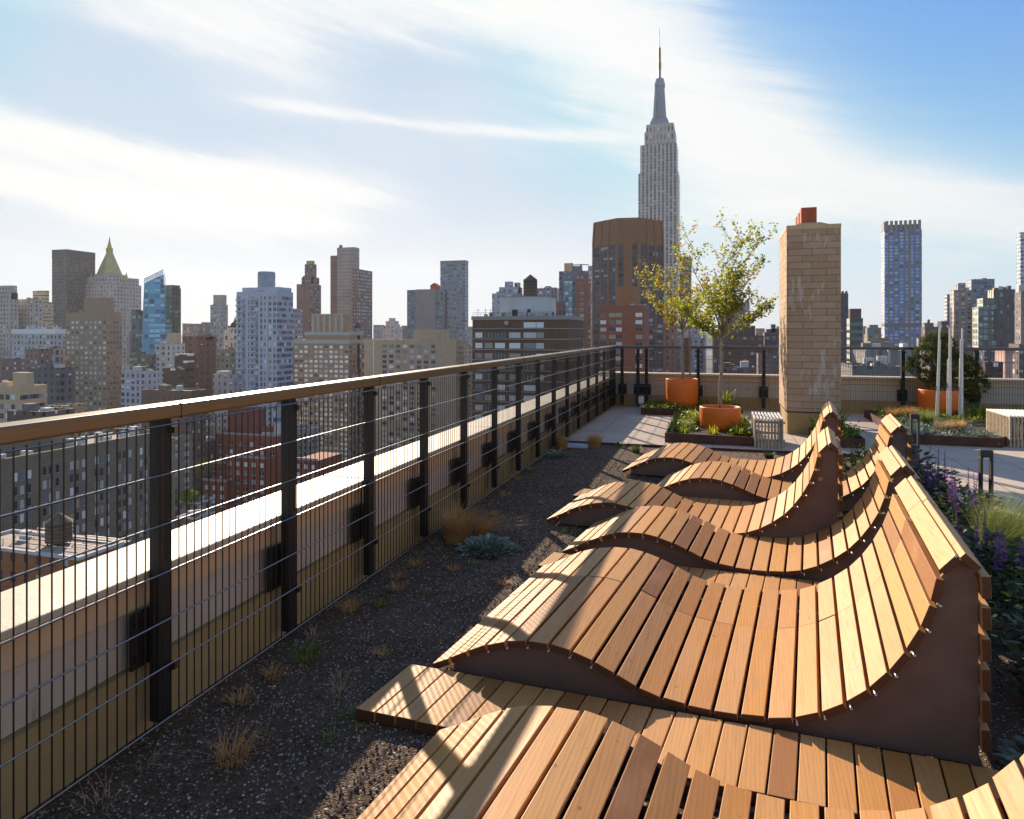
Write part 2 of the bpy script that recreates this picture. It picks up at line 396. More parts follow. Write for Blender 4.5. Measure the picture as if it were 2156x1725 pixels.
M['green'] = leaf_mat('ground_leaf', [(0,(.08,.13,.015)),(.5,(.20,.27,.02)),(.8,(.34,.38,.03)),(1,(.05,.09,.015))], .5)
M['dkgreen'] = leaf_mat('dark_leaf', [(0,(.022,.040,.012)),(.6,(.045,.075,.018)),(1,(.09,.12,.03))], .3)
M['needle'] = leaf_mat('pine_needle', [(0,(.025,.045,.012)),(.5,(.065,.090,.018)),(.85,(.14,.15,.025)),(1,(.22,.19,.05))], .35)
M['straw'] = leaf_mat('straw_blade', [(0,(.52,.28,.09)),(.5,(.68,.42,.16)),(1,(.42,.20,.06))], .35, .6)
M['straw_pale'] = leaf_mat('pale_straw_blade', [(0,(.38,.27,.15)),(.5,(.55,.41,.24)),(1,(.28,.19,.09))], .35, .6)
M['feather'] = leaf_mat('feather_grass_blade', [(0,(.14,.20,.03)),(.5,(.22,.27,.05)),(.85,(.36,.36,.14)),(1,(.09,.13,.02))], .5, .5)
M['sagegreen'] = leaf_mat('silver_leaf', [(0,(.20,.26,.20)),(.6,(.30,.36,.29)),(1,(.14,.19,.13))], .2, .7)
M['violet'] = leaf_mat('violet_petal', [(0,(.20,.05,.34)),(.5,(.38,.13,.56)),(.8,(.50,.22,.60)),(1,(.18,.04,.20))], .45)
M['pink'] = leaf_mat('pink_petal', [(0,(.55,.16,.33)),(1,(.70,.28,.45))], .35)
M['stem'] = mat('green_stem', (.07,.09,.03), .7)[0]
m, t, b = mat('young_bark', None, .85)
p = t.new('ShaderNodeTexCoord').outputs['Object']; n = t.noise(t.mapping(p, (30,30,6)), 2, 5)
t.put(b.inputs['Base Color'], t.mix(t.step(n,.35,.7), (.17,.13,.10), (.36,.30,.24))); t.put(b.inputs['Normal'], t.bump(n, .4, .004))
M['bark'] = m
M['rooftar'] = mottled('roof_membrane', (.05,.05,.055), (.10,.10,.105), .8, .9, bump=0, space='World')

# ------------------------------------------------------------------ terrace: ground sheets and walls
CX, CY = -2.05, 14.20                                 # line of the wire mesh on both sides
tag(MB().box(-2.5,12,-6,14.9,-.6,-.05).build('roof_slab', M['rooftar']), kind='structure')
tag(MB().box(-2.16,2.08,-6,9.45,-.045,-.02).build('gravel_bed', M['gravel']), kind='structure')
tag(MB().box(-2.16,12,9.47,14.30,-.045,0).box(2.10,12,-6,9.466,-.045,0).build('paved_deck', M['paver']), kind='structure')
tag(MB().box(-2.16,2.10,9.452,9.468,-.04,.012).box(2.083,2.097,-6,9.45,-.04,.012).build('steel_edging', M['corten']), 'thin rusty steel edging strip between gravel bed and pavers', 'edging')
# chips lying on the gravel where the picture is close enough to tell them apart
mb = MB()
def chip(x, y, z, r):
    b = len(mb.v); k = [r*rng.uniform(.6,1.3) for _ in range(6)]; a = rng.uniform(0,6.28); ca, sa = math.cos(a), math.sin(a)
    mb.v += [(x+ca*k[0],y+sa*k[0],z),(x-sa*k[1],y+ca*k[1],z),(x-ca*k[2],y-sa*k[2],z),(x+sa*k[3],y-ca*k[3],z),(x,y,z+k[4]*.8),(x,y,z-k[5])]
    for q in ((0,1,4),(1,2,4),(2,3,4),(3,0,4),(1,0,5),(2,1,5),(3,2,5),(0,3,5)): mb.f.append(tuple(b+i for i in q)); mb.m.append(0)
for _ in range(24000):
    yy = .9+(rng.random()**1.7)*7.5; xx = rng.uniform(-2.12,-.55)
    chip(xx, yy, -.016+rng.uniform(-.003,.004), rng.uniform(.0028,.0068))
for _ in range(2500): chip(rng.uniform(-.6,2.0), rng.uniform(4.2,9.4), -.016, rng.uniform(.004,.009))
tag(mb.build('gravel_chips', M['chips']), kind='stuff')

def parapet(name, label, horiz):
    r = thing(name, label, 'parapet')
    if horiz:   # runs along X at the far side
        y0 = 14.30
        MB().box(-2.16,12,y0+.03,y0+.26,.25,.55).build('panel_band', M['band_mid'], r)
        MB().box(-2.16,12,y0,y0+.26,-.05,.247).build('base_band', M['band_low'], r)
        MB().box(-2.16,12,y0+.01,y0+.26,.553,.655).build('upper_band', M['band_up'], r)
        bevel(MB().box(-2.46,12,y0-.03,y0+.33,.658,.70).build('coping', M['coping'], r), .008)
    else:
        x0 = -2.16
        MB().box(x0-.26,x0-.03,-6,14.55,.25,.468).build('panel_band', M['band_mid'], r)
        MB().box(x0-.26,x0,-6,14.55,-.05,.247).build('base_band', M['band_low'], r)
        MB().box(x0-.26,x0-.01,-6,14.55,.471,.588).build('upper_band', M['band_up'], r)
        j = MB()
        for k in range(9): j.box(-2.452,-2.118,-5.9+k*2.44+.004,-5.9+k*2.44+2.436,.590,.624)
        bevel(j.build('coping', M['coping'], r), .008)
        j = MB()
        for k in range(9): j.box(x0-.012,x0-.006,-5.9+k*2.44-.004,-5.9+k*2.44+.004,.25,.588)
        j.build('joint', M['bronze'], r)
    return r
parapet('parapet_wall', 'long low ochre parapet with glaring white coping along the gravel bed', False)
parapet('parapet_wall', 'low ochre parapet with white coping behind the trees and the chimney', True)

# ------------------------------------------------------------------ mesh railings
cab_z = [1.19,1.0,.808,.621,.435,.258]
def railing(name, label, along_y, posts, a0, a1, wires):
    r = thing(name, label, 'railing')
    def B(mb_, s0, s1, d0, d1, z0, z1):              # s along the run, d towards the terrace (negative) / the wall (positive)
        return mb_.box(CX-d1,CX-d0,s0,s1,z0,z1) if along_y else mb_.box(s0,s1,CY+d0,CY+d1,z0,z1)
    hr = B(MB(), a0, a1, -.015, .085, 1.212, 1.268).build('handrail', M['rail'] if along_y else M['rail_dark'], r); bevel(hr, .009, 3)
    for i, p in enumerate(posts):
        mb = MB(); w_ = .031
        B(mb, p-w_, p+w_, .012, .022, .045, 1.21); B(mb, p-w_, p-w_+.012, .0225, .056, .045, 1.21); B(mb, p+w_-.012, p+w_, .0225, .056, .045, 1.21)
        po = mb.build('post', M['bronze'], r)
        mb = MB(); B(mb, p-.085, p+.085, .088, .098, .255, .47); B(mb, p-.02, p+.02, .0565, .0875, .29, .44)
        br = mb.build('bracket', M['bronze'], po)
        mb = MB()
        for zz in (.30,.425):
            for ss in (p-.062, p+.062): B(mb, ss-.011, ss+.011, .078, .0875, zz-.011, zz+.011)
        mb.build('bolt', M['wire'], po)
        mb = MB()
        for zz in (1.165, .235):
            mb = MB(); B(mb, p+w_, p+w_+.018, -.004, .03, zz-.013, zz+.013); mb.build('clip', M['rail'], po)
    for p in posts[1::2]:
        B(MB(), p+.055, p+.058, -.0162, .0862, 1.2108, 1.2692).build('rail_joint', M['bronze'], r)
        for q in (-.10,-.05,.16,.21): B(MB(), p+q-.005, p+q+.005, .03, .04, 1.2681, 1.2696).build('screw', M['bronze'], r)
    for z_ in cab_z+[.052]:
        pts = [(CX+.006, a0, z_), (CX+.006, a1, z_)] if along_y else [(a0, CY-.006, z_), (a1, CY-.006, z_)]
        MB().tube(pts, .0036 if z_ > .1 else .003, 6).build('cable', M['cable'], r)
    mb = MB()
    n = int((a1-a0)/wires)
    for k in range(n+1):
        s = a0+.02+k*wires
        if s > a1-.01: break
        B(mb, s-.0019, s+.0019, -.0015, .0023, .047, 1.20)
    mb.build('wire_mesh', M['wire'], r)
    return r
left_posts = [2.150+.829*k for k in range(-5,15)]
railing('mesh_railing', 'bronze mesh railing with brassy handrail running beside the dark gravel', True, left_posts+[14.14], -2.5, CY+.085, .0415)
far_posts = [-1.92] + [on_y(u, 800, CY+.03)[0] for u in (1343,1361,1470,1608)] + [on_y(1608,800,CY)[0]+.98*k for k in (1,)] + [on_y(u,800,CY)[0] for u in (1902,2057)] + [on_y(2057,800,CY)[0]+1.02*k for k in (1,2,3,4)]
railing('mesh_railing', 'dark mesh railing behind the potted trees and the chimney', False, far_posts, CX+.016, 11.5, .0415)
ub = thing('utility_box', 'small white junction box standing by a railing post in the far corner', 'utility box', (on_y(1350,850,14.0)[0],14.0,0))
bevel(MB().box(-.055,.055,-.03,.03,.10,.24).build('box', M['white'], ub), .008); MB().tube([(0,0,0),(0,0,.10)], .016).build('conduit', M['white'], ub)

# ------------------------------------------------------------------ chimney
chx0, chx1, chy0, chy1, chz = .985, 1.735, 11.1, 12.45, 3.16
ch = thing('brick_chimney', 'square tan brick chimney with white salt stains and clay flues', 'chimney', (0,0,0))
MB().box(chx0,chx1,chy0,chy1,.34,chz-.07).build('shaft', M['brick'], ch)
MB().box(chx0+.012,chx1-.012,chy0+.012,chy1-.012,0,.335).build('base_course', M['band_low'], ch)
MB().box(chx0-.004,chx1+.004,chy0-.004,chy1+.004,.335,.35).build('flashing', M['bronze'], ch)
bevel(MB().box(chx0-.006,chx1+.006,chy0-.006,chy1+.006,chz-.07,chz).build('cap', M['band_up'], ch), .01)
MB().prism([(chx0+.1,chy0+.1),(chx1-.1,chy0+.1),(chx1-.1,chy1-.1),(chx0+.1,chy1-.1)], chz, chz+.06, [(chx0+.22,chy0+.2),(chx1-.25,chy0+.2),(chx1-.25,chy1-.2),(chx0+.22,chy1-.2)]).build('mortar_crown', M['band_up'], ch)
for yy, hh in ((11.45,.30),(11.80,.28),(12.12,.27)):
    mb = MB(); x0, x1 = 1.215, 1.435; y0, y1 = yy-.11, yy+.11; z0, z1 = chz+.02, chz+hh
    for q in ((x0,x1,y0,y0+.02),(x0,x1,y1-.02,y1),(x0,x0+.02,y0+.02,y1-.02),(x1-.02,x1,y0+.02,y1-.02)): mb.box(*q, z0, z1)
    mb.build('flue', M['flue'], ch)
# ------------------------------------------------------------------ wave loungers
PROF = [(0,.035),(.06,.062),(.14,.100),(.22,.143),(.306,.178),(.396,.203),(.498,.214),(.59,.210),(.686,.191),(.782,.161),(.873,.122),(.96,.085),
        (1.06,.062),(1.18,.052),(1.30,.052),(1.42,.060),(1.52,.078),(1.61,.112),(1.69,.158),(1.765,.213),(1.83,.281),(1.885,.354),(1.93,.432),(1.968,.513),(1.993,.598),(2.008,.672)]
def catmull(P, per=8):
    o = []
    for i in range(len(P)-1):
        p0, p1, p2, p3 = P[max(i-1,0)], P[i], P[i+1], P[min(i+2,len(P)-1)]
        for k in range(per):
            s = k/per
            o.append(tuple(.5*((2*p1[d])+(-p0[d]+p2[d])*s+(2*p0[d]-5*p1[d]+4*p2[d]-p3[d])*s*s+(-p0[d]+3*p1[d]-3*p2[d]+p3[d])*s**3) for d in (0,1)))
    return o+[P[-1]]
CURVE = catmull(PROF)
def resample(C, n):
    L = [0]
    for a, b in zip(C, C[1:]): L.append(L[-1]+math.dist(a,b))
    o = []; j = 0
    for k in range(n+1):
        s = L[-1]*k/n
        while j < len(L)-2 and L[j+1] < s: j += 1
        f = (s-L[j])/(L[j+1]-L[j]); o.append((C[j][0]+f*(C[j+1][0]-C[j][0]), C[j][1]+f*(C[j+1][1]-C[j][1])))
    return o
LEN = sum(math.dist(a,b) for a, b in zip(CURVE, CURVE[1:]))
JOINTS = resample(CURVE, round(LEN/.0985))
TH = .028
def slat_list():
    S = []
    for a, b in zip(JOINTS, JOINTS[1:]): S.append((a, b))
    S.append(((2.010,.690),(2.074,.762)))            # tilted top board
    S.append(((2.090,.775),(2.152,.718)))            # cap falling to the back
    zz = .700
    for k in range(6): S.append(((2.172,zz-.003),(2.176,zz-.098))); zz -= .108
    return S
SLATS = slat_list()
def under(a, b, off):
    dx, dz = b[0]-a[0], b[1]-a[1]; L = math.hypot(dx,dz); nx, nz = dz/L, -dx/L
    return (a[0]+nx*off, a[1]+nz*off), (b[0]+nx*off, b[1]+nz*off)
def panel_poly():
    low = [under(a,b,TH+.003)[0] for a, b in zip(JOINTS, JOINTS[1:])][1:]
    low = [(x,max(z,.004)) for x, z in low]
    top = [(2.022,.655),(2.045,.69),(2.075,.722),(2.088,.728),(2.128,.69),(2.142,.655)]
    return [(.10,.004)]+low+top+[(2.144,.004)]
SHEAR = math.tan(R(4.2))
def lounger(label, sx, sy, W, seam=None, seed=0):
    rg = random.Random(seed)
    r = thing('wave_lounger', label, 'lounger', (sx,sy,0), R(-2.5), 'wave shaped wooden loungers')
    def P(x, y, z): return (x+y*SHEAR, y, z)
    mb = MB()
    for a, b in SLATS:
        dx, dz = b[0]-a[0], b[1]-a[1]; L = math.hypot(dx,dz); ux, uz = dx/L, dz/L
        g = .0076; a2 = (a[0]+ux*g, a[1]+uz*g); b2 = (b[0]-ux*g, b[1]-uz*g)
        segs = [(0,W)] if not seam else [(0,seam-.0015),(seam+.0015,W)]
        for y0, y1 in segs:
            j0, j1 = rg.uniform(-.005,.005), rg.uniform(-.005,.005); k = rg.uniform(-.002,.002)
            q0, q1 = under(a2, b2, TH)
            pts = []
            for (p_, q_) in ((q0,q1),(a2,b2)):
                pts += [P(p_[0],y0+j0,max(p_[1],.003)+k), P(q_[0],y0+j0,max(q_[1],.003)+k), P(q_[0],y1+j1,max(q_[1],.003)+k), P(p_[0],y1+j1,max(p_[1],.003)+k)]
            mb.hexa(pts)
    s = mb.build('slats', M['wood'], r); bevel(s, .0025, 2)
    poly = panel_poly(); n = len(poly)
    ys = [.035, W-.055] + ([seam-.03, seam+.01] if seam else [W*.5])
    for y0 in ys:
        mb = MB(); y1 = y0+.02; b0 = len(mb.v)
        # strips from the underside profile down to the ground
        for (xa,za),(xb,zb) in zip(poly, poly[1:]):
            if abs(xb-xa) < 1e-4: continue
            za_, zb_ = max(za,.0045), max(zb,.0045)
            mb.hexa([P(xa,y0,.004),P(xb,y0,.004),P(xb,y1,.004),P(xa,y1,.004),P(xa,y0,za_),P(xb,y0,zb_),P(xb,y1,zb_),P(xa,y1,za_)])
        pan = mb.build('side_panel', M['panel'], r)
    for i, (a, b) in enumerate(SLATS):
        if i < 3 or (8 < i < 16) or i > len(JOINTS): continue
        q0, q1 = under(a, b, TH+.006); ok = (q0[0], max(q0[1],.012))
        if i == len(JOINTS)-1: ok = (2.082,.742)
        c = P(ok[0], .012, ok[1])
        o = put('bolt', BOLT, r, c)
    return r
mb = MB(); mb.tube([(0,-.012,0),(0,.022,0)], .0052, 9); BOLT = mb.mesh('bolt', M['bolt'], True)
lounger('wave lounger cut off by the bottom edge of the photo, closest of all', -1.19, .98, 1.43, .74, 1)
lounger('widest wave lounger, its boards butted along a seam down the middle', -1.258, 2.87, 1.41, .86, 2)
lounger('narrow wave lounger directly behind the widest one with the seam', -1.04, 4.61, .76, None, 3)
lounger('wave lounger with a pink spot on its tall brown side panel', -1.336, 5.356, .87, None, 4)
lounger('wave lounger whose back rises beside the far black bollard light', -.627, 6.516, .88, None, 5)
lounger('wave lounger nearest the brick chimney and its slatted stool', -1.02, 7.46, 1.06, None, 6)

def platform(label, x0, y0, W, L=2.42, seed=0):
    rg = random.Random(seed)
    r = thing('deck_platform', label, 'platform', (x0,y0,0), R(-2.5), 'low boardwalk strips between the loungers')
    mb = MB(); n = int(L/.0915)
    for k in range(n):
        xa = k*.0915+.003; xb = xa+.0845; j = rg.uniform(-.004,.004); sh = math.tan(R(5.0))
        mb.hexa([(xa,j,-.012),(xb,j,-.012),(xb+W*sh,W+j,-.012),(xa+W*sh,W+j,-.012),(xa,j,.030),(xb,j,.030),(xb+W*sh,W+j,.030),(xa+W*sh,W+j,.030)])
    bevel(mb.build('boards', M['wood'], r), .0025)
    mb = MB(); mb.box(.05,n*.0915,.03,.07,-.03,-.0125); mb.box(.08,n*.0915+.02,W-.08,W-.04,-.03,-.0125); mb.build('joist', M['panel'], r)
    return r
platform('low boardwalk strip jutting into the gravel in front of the seamed lounger', -1.405, 2.455, .405, 2.55, 11)
platform('low boardwalk strip showing between the seamed lounger and the narrow one', -1.13, 4.305, .29, 2.45, 12)
platform('low boardwalk strip half hidden in the middle of the lounger row', -1.30, 6.245, .30, 2.1, 13)
MB().tube([(2.03,.0345,.50),(2.03,.026,.50)], .016, 14).build('sticker', mat('pink_spot',(.34,.20,.18),.7)[0], [o for o in scene.objects if o.get('label','').startswith('wave lounger with a pink')][0])

# ------------------------------------------------------------------ bollards, stools, poles
def bollard(label, x, y, h=.60, rz=0):
    r = thing('bollard_light', label, 'bollard light', (x,y,0), rz, 'black bollard lights')
    w_, d = .090, .058
    mb = MB(); mb.box(-w_/2,w_/2,-d/2,d/2,0,h*.40); mb.box(-w_/2,-w_/2+.018,-d/2,d/2,h*.4005,h*.90); mb.box(w_/2-.018,w_/2,-d/2,d/2,h*.4005,h*.90)
    bevel(mb.build('body', M['black'], r), .004)
    bevel(MB().box(-w_/2,w_/2,-d/2,d/2,h*.9005,h).build('lamp_head', M['black'], r), .004)
    MB().box(-.022,.022,-.02,.02,h*.885,h*.9).build('lens', M['white'], r)
    return r
bollard('black bollard light beside the feather grass and violet salvia', 2.06, 6.37)
bollard('black bollard light in front of the right corten planter', 2.17, 8.91)
def stool(label, x, y, w_, l, h):
    r = thing('slatted_stool', label, 'stool', (x,y,0), 0, 'slatted timber stools')
    n = int(w_/.042)
    mb = MB(); mb2 = MB(); mb3 = MB()
    for k in range(n):
        xa = k*w_/n; xb = xa+.021
        mb.box(xa,xb,0,l,h-.028,h); mb2.box(xa,xb,0,.028,0,h-.0285); mb3.box(xa,xb,l-.028,l,0,h-.0285)
    bevel(mb.build('seat_slats', M['silver'], r), .002); bevel(mb2.build('leg_slats', M['slatwood'], r), .002); bevel(mb3.build('leg_slats', M['slatwood'], r), .002)
    mb = MB()
    for yy in (.032,l-.044):
        for zz in (.09,h-.07): mb.box(0,w_,yy,yy+.012,zz,zz+.03)
    mb.build('crossbar', M['slatwood'], r)
    nn = int(l/.048)
    for x_ in (0, w_-.038):
        mb = MB()
        for k in range(1,nn): mb.box(x_,x_+.018,k*l/nn,k*l/nn+.018,0.02,h-.029)
        mb.build('side_slats', M['slatwood'], r)
    return r
stool('small slatted stool with pale top beside the chimney', .455, 9.66, .385, .78, .40)
stool('large slatted stool at the right edge beside the corten planter', 3.735, 10.69, 1.3, .85, .43)
def pole(label, u, v, d, tops, lean=0.0, rz=0.0):
    x, y, _ = at_depth(u, d)
    r = thing('light_pole', label, 'pole', (x,y,.05), rz, 'slim silver poles in the right planter')
    for i, (o_, ht) in enumerate(tops):
        mb = MB(); w0, w1 = .040, .022
        mb.prism([(o_-w0/2,i*.014),(o_+w0/2,i*.014),(o_+w0/2,i*.014+.0125),(o_-w0/2,i*.014+.0125)], 0, ht,
                 [(o_-w1/2+lean*ht,i*.014),(o_+w1/2+lean*ht,i*.014),(o_+w1/2+lean*ht,i*.014+.0125),(o_-w1/2+lean*ht,i*.014+.0125)])
        mb.build('blade', M['silver'], r)
    bevel(MB().box(-.07,.07,-.03,.07,-.04,.012).build('foot_plate', M['silver'], r), .004)
    return r
pole('silver pole of two crossed blades, leftmost of the three beside the pine', 1972, 880, 11.45, [(0,1.58),(.016,1.37)], .030)
pole('silver pole in the middle of the three in front of the orange pine pot', 1999, 881, 11.45, [(0,1.58),(.018,1.40),(-.014,1.04)], .004)
pole('silver pole with stepped blades, rightmost of the three beside the pine', 2025, 883, 11.30, [(.004,1.56),(-.012,1.38),(-.018,1.06)], .004)

# ------------------------------------------------------------------ planters and pots
def planter(label, poly, h=.13, t_=.014):
    r = thing('corten_planter', label, 'planter', (0,0,0), 0, 'rusty steel planter beds')
    cx = sum(p[0] for p in poly)/len(poly); cy = sum(p[1] for p in poly)/len(poly)
    inn = [(p[0]+(t_*1.4 if p[0] < cx else -t_*1.4), p[1]+(t_*1.4 if p[1] < cy else -t_*1.4)) for p in poly]
    mb = MB(); n = len(poly)
    for i in range(n):
        j = (i+1) % n
        mb.hexa([(*poly[i],.003),(*poly[j],.003),(*inn[j],.003),(*inn[i],.003),(*poly[i],h),(*poly[j],h),(*inn[j],h),(*inn[i],h)])
    mb.build('edging', M['corten'], r)
    MB().prism(inn, .004, h-.025).build('soil', M['soil'], r)
    mb = MB()
    (xa,ya),(xb,yb) = poly[0], poly[1]
    for f in (.03,.97):
        x, y = xa+f*(xb-xa), ya+f*(yb-ya); put('bolt', BOLT, r, (x,y,.055))
    return r
PA = [(-.725,9.80),(.45,9.76),(.45,11.75),(-.725,11.85)]
planter('corten planter around the nearer potted tree beside the slatted stool', PA)
PB = [(-1.40,12.95),(.42,12.95),(.42,14.0),(-1.40,14.0)]
planter('corten planter in the far corner holding the taller orange pot', PB)
PC = [(2.53,10.62),(3.62,10.55),(3.70,10.9),(4.95,13.7),(2.62,13.75)]
PC = [(2.53,10.62),(3.62,10.62),(4.6,12.2),(4.6,13.75),(2.53,13.75)]
planter('corten planter with cut corner holding the pine and silver poles', PC)
PD = [(1.30,9.0),(1.88,9.0),(1.88,10.35),(1.30,10.35)]
x0, y0, _ = gp(1766, 932); PD = [(1.28,10.02),(1.86,10.02),(1.86,11.0),(1.28,11.0)]
planter('small corten planter at the foot of the chimney behind the loungers', PD)
def pot(label, x, y, r_, z0, z1, name='orange_pot'):
    r = thing(name, label, 'pot', (x,y,z0), 0, 'round orange pots')
    h = z1-z0
    MB().lathe([(r_*.955,0),(r_*.975,h*.25),(r_*.99,h*.6),(r_,h-.012),(r_-.003,h-.003),(r_-.008,h),(r_-.024,h),(r_-.028,h-.006),(r_-.034,h-.07)], 48).build('pot_wall', M['orange'], r, True)
    MB().lathe([(r_-.036,h-.075),(r_-.04,h-.065)], 32).build('soil', M['soil'], r)
    return r
T1 = (.02,10.72); T2 = (-.68,13.55)
pot('low round orange pot of the nearer slender tree', T1[0], T1[1], .30, .10, .43)
pot('tall round orange pot of the farther slender tree', T2[0], T2[1], .305, .10, .65)
T3x, T3y, _ = at_depth(1979, 12.25); T3 = (T3x, T3y)
pot('round orange pot of the pine behind three silver poles', T3[0], T3[1], .355, .10, .52)
# ------------------------------------------------------------------ trees
def leafquad(mb, p, s, rg, droop=.3):
    a = Vector((rg.gauss(0,1),rg.gauss(0,1),rg.gauss(0,.6))).normalized(); b = a.cross(Vector((rg.gauss(0,1),rg.gauss(0,1),rg.gauss(0,1)))).normalized()
    p = Vector(p); w_ = s*.36
    mb.face([p, p+a*s*.5+b*w_, p+a*s, p+a*s*.5-b*w_])
def young_tree(name, label, base, trunk_top, r0, limbs, leafm, seed, lean=0.0, leaf_s=.052, twig=1.0, dens=1.0):
    rg = random.Random(seed)
    r = thing(name, label, 'tree', base, 0, 'slender potted trees')
    wood = MB(); lv = MB()
    pts = [(lean*k/6+rg.uniform(-.006,.006), rg.uniform(-.006,.006), trunk_top*k/6) for k in range(7)]
    pts[0] = (0,0,-.05)
    wood_t = MB(); wood_t.tube(pts, [r0*(1-.35*k/6) for k in range(7)], 9); wood_t.build('trunk', M['bark'], r, True)
    top = Vector(pts[-1])
    def leaves(p, d, n, spread):
        for _ in range(n):
            q = p+Vector((rg.gauss(0,spread),rg.gauss(0,spread),rg.gauss(0,spread)))
            leafquad(lv, q, leaf_s*rg.uniform(.6,1.2), rg)
    def grow(p, d, L, rad, depth):
        n = 6; pts = [p]; d = d.normalized()
        for k in range(n):
            d = (d+Vector((rg.gauss(0,.10),rg.gauss(0,.10),rg.gauss(0,.06)+.035))).normalized()
            pts.append(pts[-1]+d*(L/n))
        wood.tube(pts, [max(rad*(1-.8*k/n),.0018) for k in range(n+1)], 5 if depth else 6)
        for k in range(1,n+1):
            if depth >= 1 or k > 2: leaves(pts[k], d, max(1,round((4 if depth else 2)*dens)), .035)
            if depth >= 2: leaves(pts[k], d, max(1,round(2*dens)), .03)
        if depth < 2:
            for k in range(1, n+1):
                for _ in range(2 if (depth == 0 and rg.random() < .8*twig) else (1 if rg.random() < .75*twig else 0)):
                    a = rg.uniform(0,6.283); side = Vector((math.cos(a),math.sin(a),rg.uniform(-.15,.9))).normalized()
                    dd = (d*.75+side*.85).normalized()
                    grow(pts[k], dd, L*rg.uniform(.30,.52), rad*.42, depth+1)
    for (zf, dx, dy, dz, L) in limbs:
        p = Vector((lean*zf, 0, trunk_top*zf)) if zf < 1 else top
        grow(p, Vector((dx,dy,dz)), L, r0*.5, 0)
    wood.build('branches', M['bark'], r, True)
    lv.build('crown', leafm, r)
    return r
young_tree('young_tree', 'nearer slender tree with sparse yellow green leaves in the low orange pot', (T1[0],T1[1],.40), 1.16, .030,
    [(1,.05,.05,1,1.20),(.99,-.38,.1,.95,1.15),(.97,.40,-.15,.85,1.10),(.92,-.85,.15,.62,.80),(.90,.80,.2,.55,.60),(.86,-.62,-.35,.45,.60),(.95,.1,.75,.8,.8),(.93,.22,-.7,.75,.8),(.98,.60,.1,1.0,.95),(1,-.15,-.1,1,1.05)],
    M['leaf'], 21, lean=.03, leaf_s=.050, twig=.58, dens=.42)
t2 = young_tree('young_tree', 'farther slender tree with bronze tinted young leaves in the tall orange pot', (T2[0]+.02,T2[1],.62), .98, .028,
    [(1,.12,.0,1,1.55),(.98,-.80,.1,.80,1.35),(.95,-.35,.3,.9,1.0),(.92,.55,.1,.7,.85),(.97,.25,-.4,.9,1.0),(.90,-.6,-.3,.55,.7),(1,-.05,.1,1,1.1),(.93,.75,-.1,.6,.7)],
    M['leaf_red'], 34, lean=-.02, leaf_s=.056, twig=.56, dens=.46)
MB().tube([(.13,.05,-.05),(.12,.05,.95)], .017, 7).build('stake', M['bark'], t2)

# pine: tufts of needles on rounded clumps around crooked limbs
def pine(label, base, clumps, seed):
    rg = random.Random(seed)
    r = thing('potted_pine', label, 'pine', base)
    wood = MB(); nd = MB()
    wood.tube([(0,0,-.1),(.02,0,.12),(-.02,.01,.30),(0,0,.5)], [.05,.045,.035,.02], 8)
    for (cx, cy, cz, s) in clumps:
        wood.tube([(0,0,.10+.12*rg.random()),(cx*.5,cy*.5,cz*.45),(cx,cy,cz-.05)], [.022,.016,.008], 5)
        for _ in range(int(150*s/.2*s/.2)+55):
            d = Vector((rg.gauss(0,1),rg.gauss(0,1),rg.gauss(0,.9)+.15)).normalized()
            p = Vector((cx,cy,cz))+Vector((d.x*s,d.y*s,d.z*s*.78))*rg.uniform(.55,1.0)
            up_ = (d*.8+Vector((0,0,.75))).normalized()
            for _k in range(9):
                e = (up_+Vector((rg.gauss(0,.42),rg.gauss(0,.42),rg.gauss(0,.42)))).normalized()
                L = rg.uniform(.055,.095); sd_ = e.cross(Vector((rg.gauss(0,1),rg.gauss(0,1),rg.gauss(0,1)))).normalized()*.0035
                nd.face([p-sd_, p+sd_, p+e*L])
    wood.build('limbs', M['bark'], r, True); nd.build('needles', M['needle'], r)
    return r
pine('dark green cloud shaped pine growing in the round orange pot', (T3[0],T3[1],.50),
     [(-.36,-.05,.50,.17),(-.24,-.1,.68,.19),(-.10,0,.86,.20),(.10,.05,.80,.20),(-.05,-.15,.55,.20),(.18,-.05,.58,.20),(-.42,.05,.36,.14),(-.25,-.15,.25,.16),(-.02,-.12,.30,.18),
      (.38,.05,.52,.17),(.50,0,.40,.13),(.55,-.1,.24,.17),(.62,0,.10,.15),(.42,-.12,.02,.16),(.22,-.1,.22,.15),(-.12,-.1,.10,.14),(.05,.1,.96,.10),(.52,.05,-.10,.12),(.30,.1,.36,.15)], 5)

# ------------------------------------------------------------------ grasses and small plants
def blades(mb, n, h, spread, base_r, rg, width=.004, bend=.6, wind=(0,0), seg=3, c=(0,0,0)):
    for _ in range(n):
        a = rg.uniform(0,6.283); rr = base_r*math.sqrt(rg.random()); p = Vector((c[0]+rr*math.cos(a), c[1]+rr*math.sin(a), c[2]))
        a2 = a+rg.gauss(0,.5); L = h*rg.uniform(.55,1.05); sp = spread*rg.uniform(.2,1.0)
        out = Vector((math.cos(a2)*sp+wind[0], math.sin(a2)*sp+wind[1], 0))
        wd = Vector((-math.sin(a2),math.cos(a2),0))*width*rg.uniform(.7,1.3)
        prev = None
        for k in range(seg+1):
            f = k/seg; q = p+out*(L*(f**(1+bend)))+Vector((0,0,L*(f-.30*bend*f*f*min(1.6,(out.length)))))
            ww = wd*(1-f*.92)
            if prev is not None: mb.face([prev[0]-prev[1], prev[0]+prev[1], q+ww, q-ww])
            prev = (q, ww)
def tuft(name, label, cat, x, y, z, n, h, spread, base_r, m_, seed, width=.003, bend=.7, wind=(0,0), group=None, seg=3):
    mb = MB(); blades(mb, n, h, spread, base_r, random.Random(seed), width, bend, wind, seg)
    return tag(mb.build(name, m_, None, loc=(x,y,z)), label, cat, group)
G = -.02
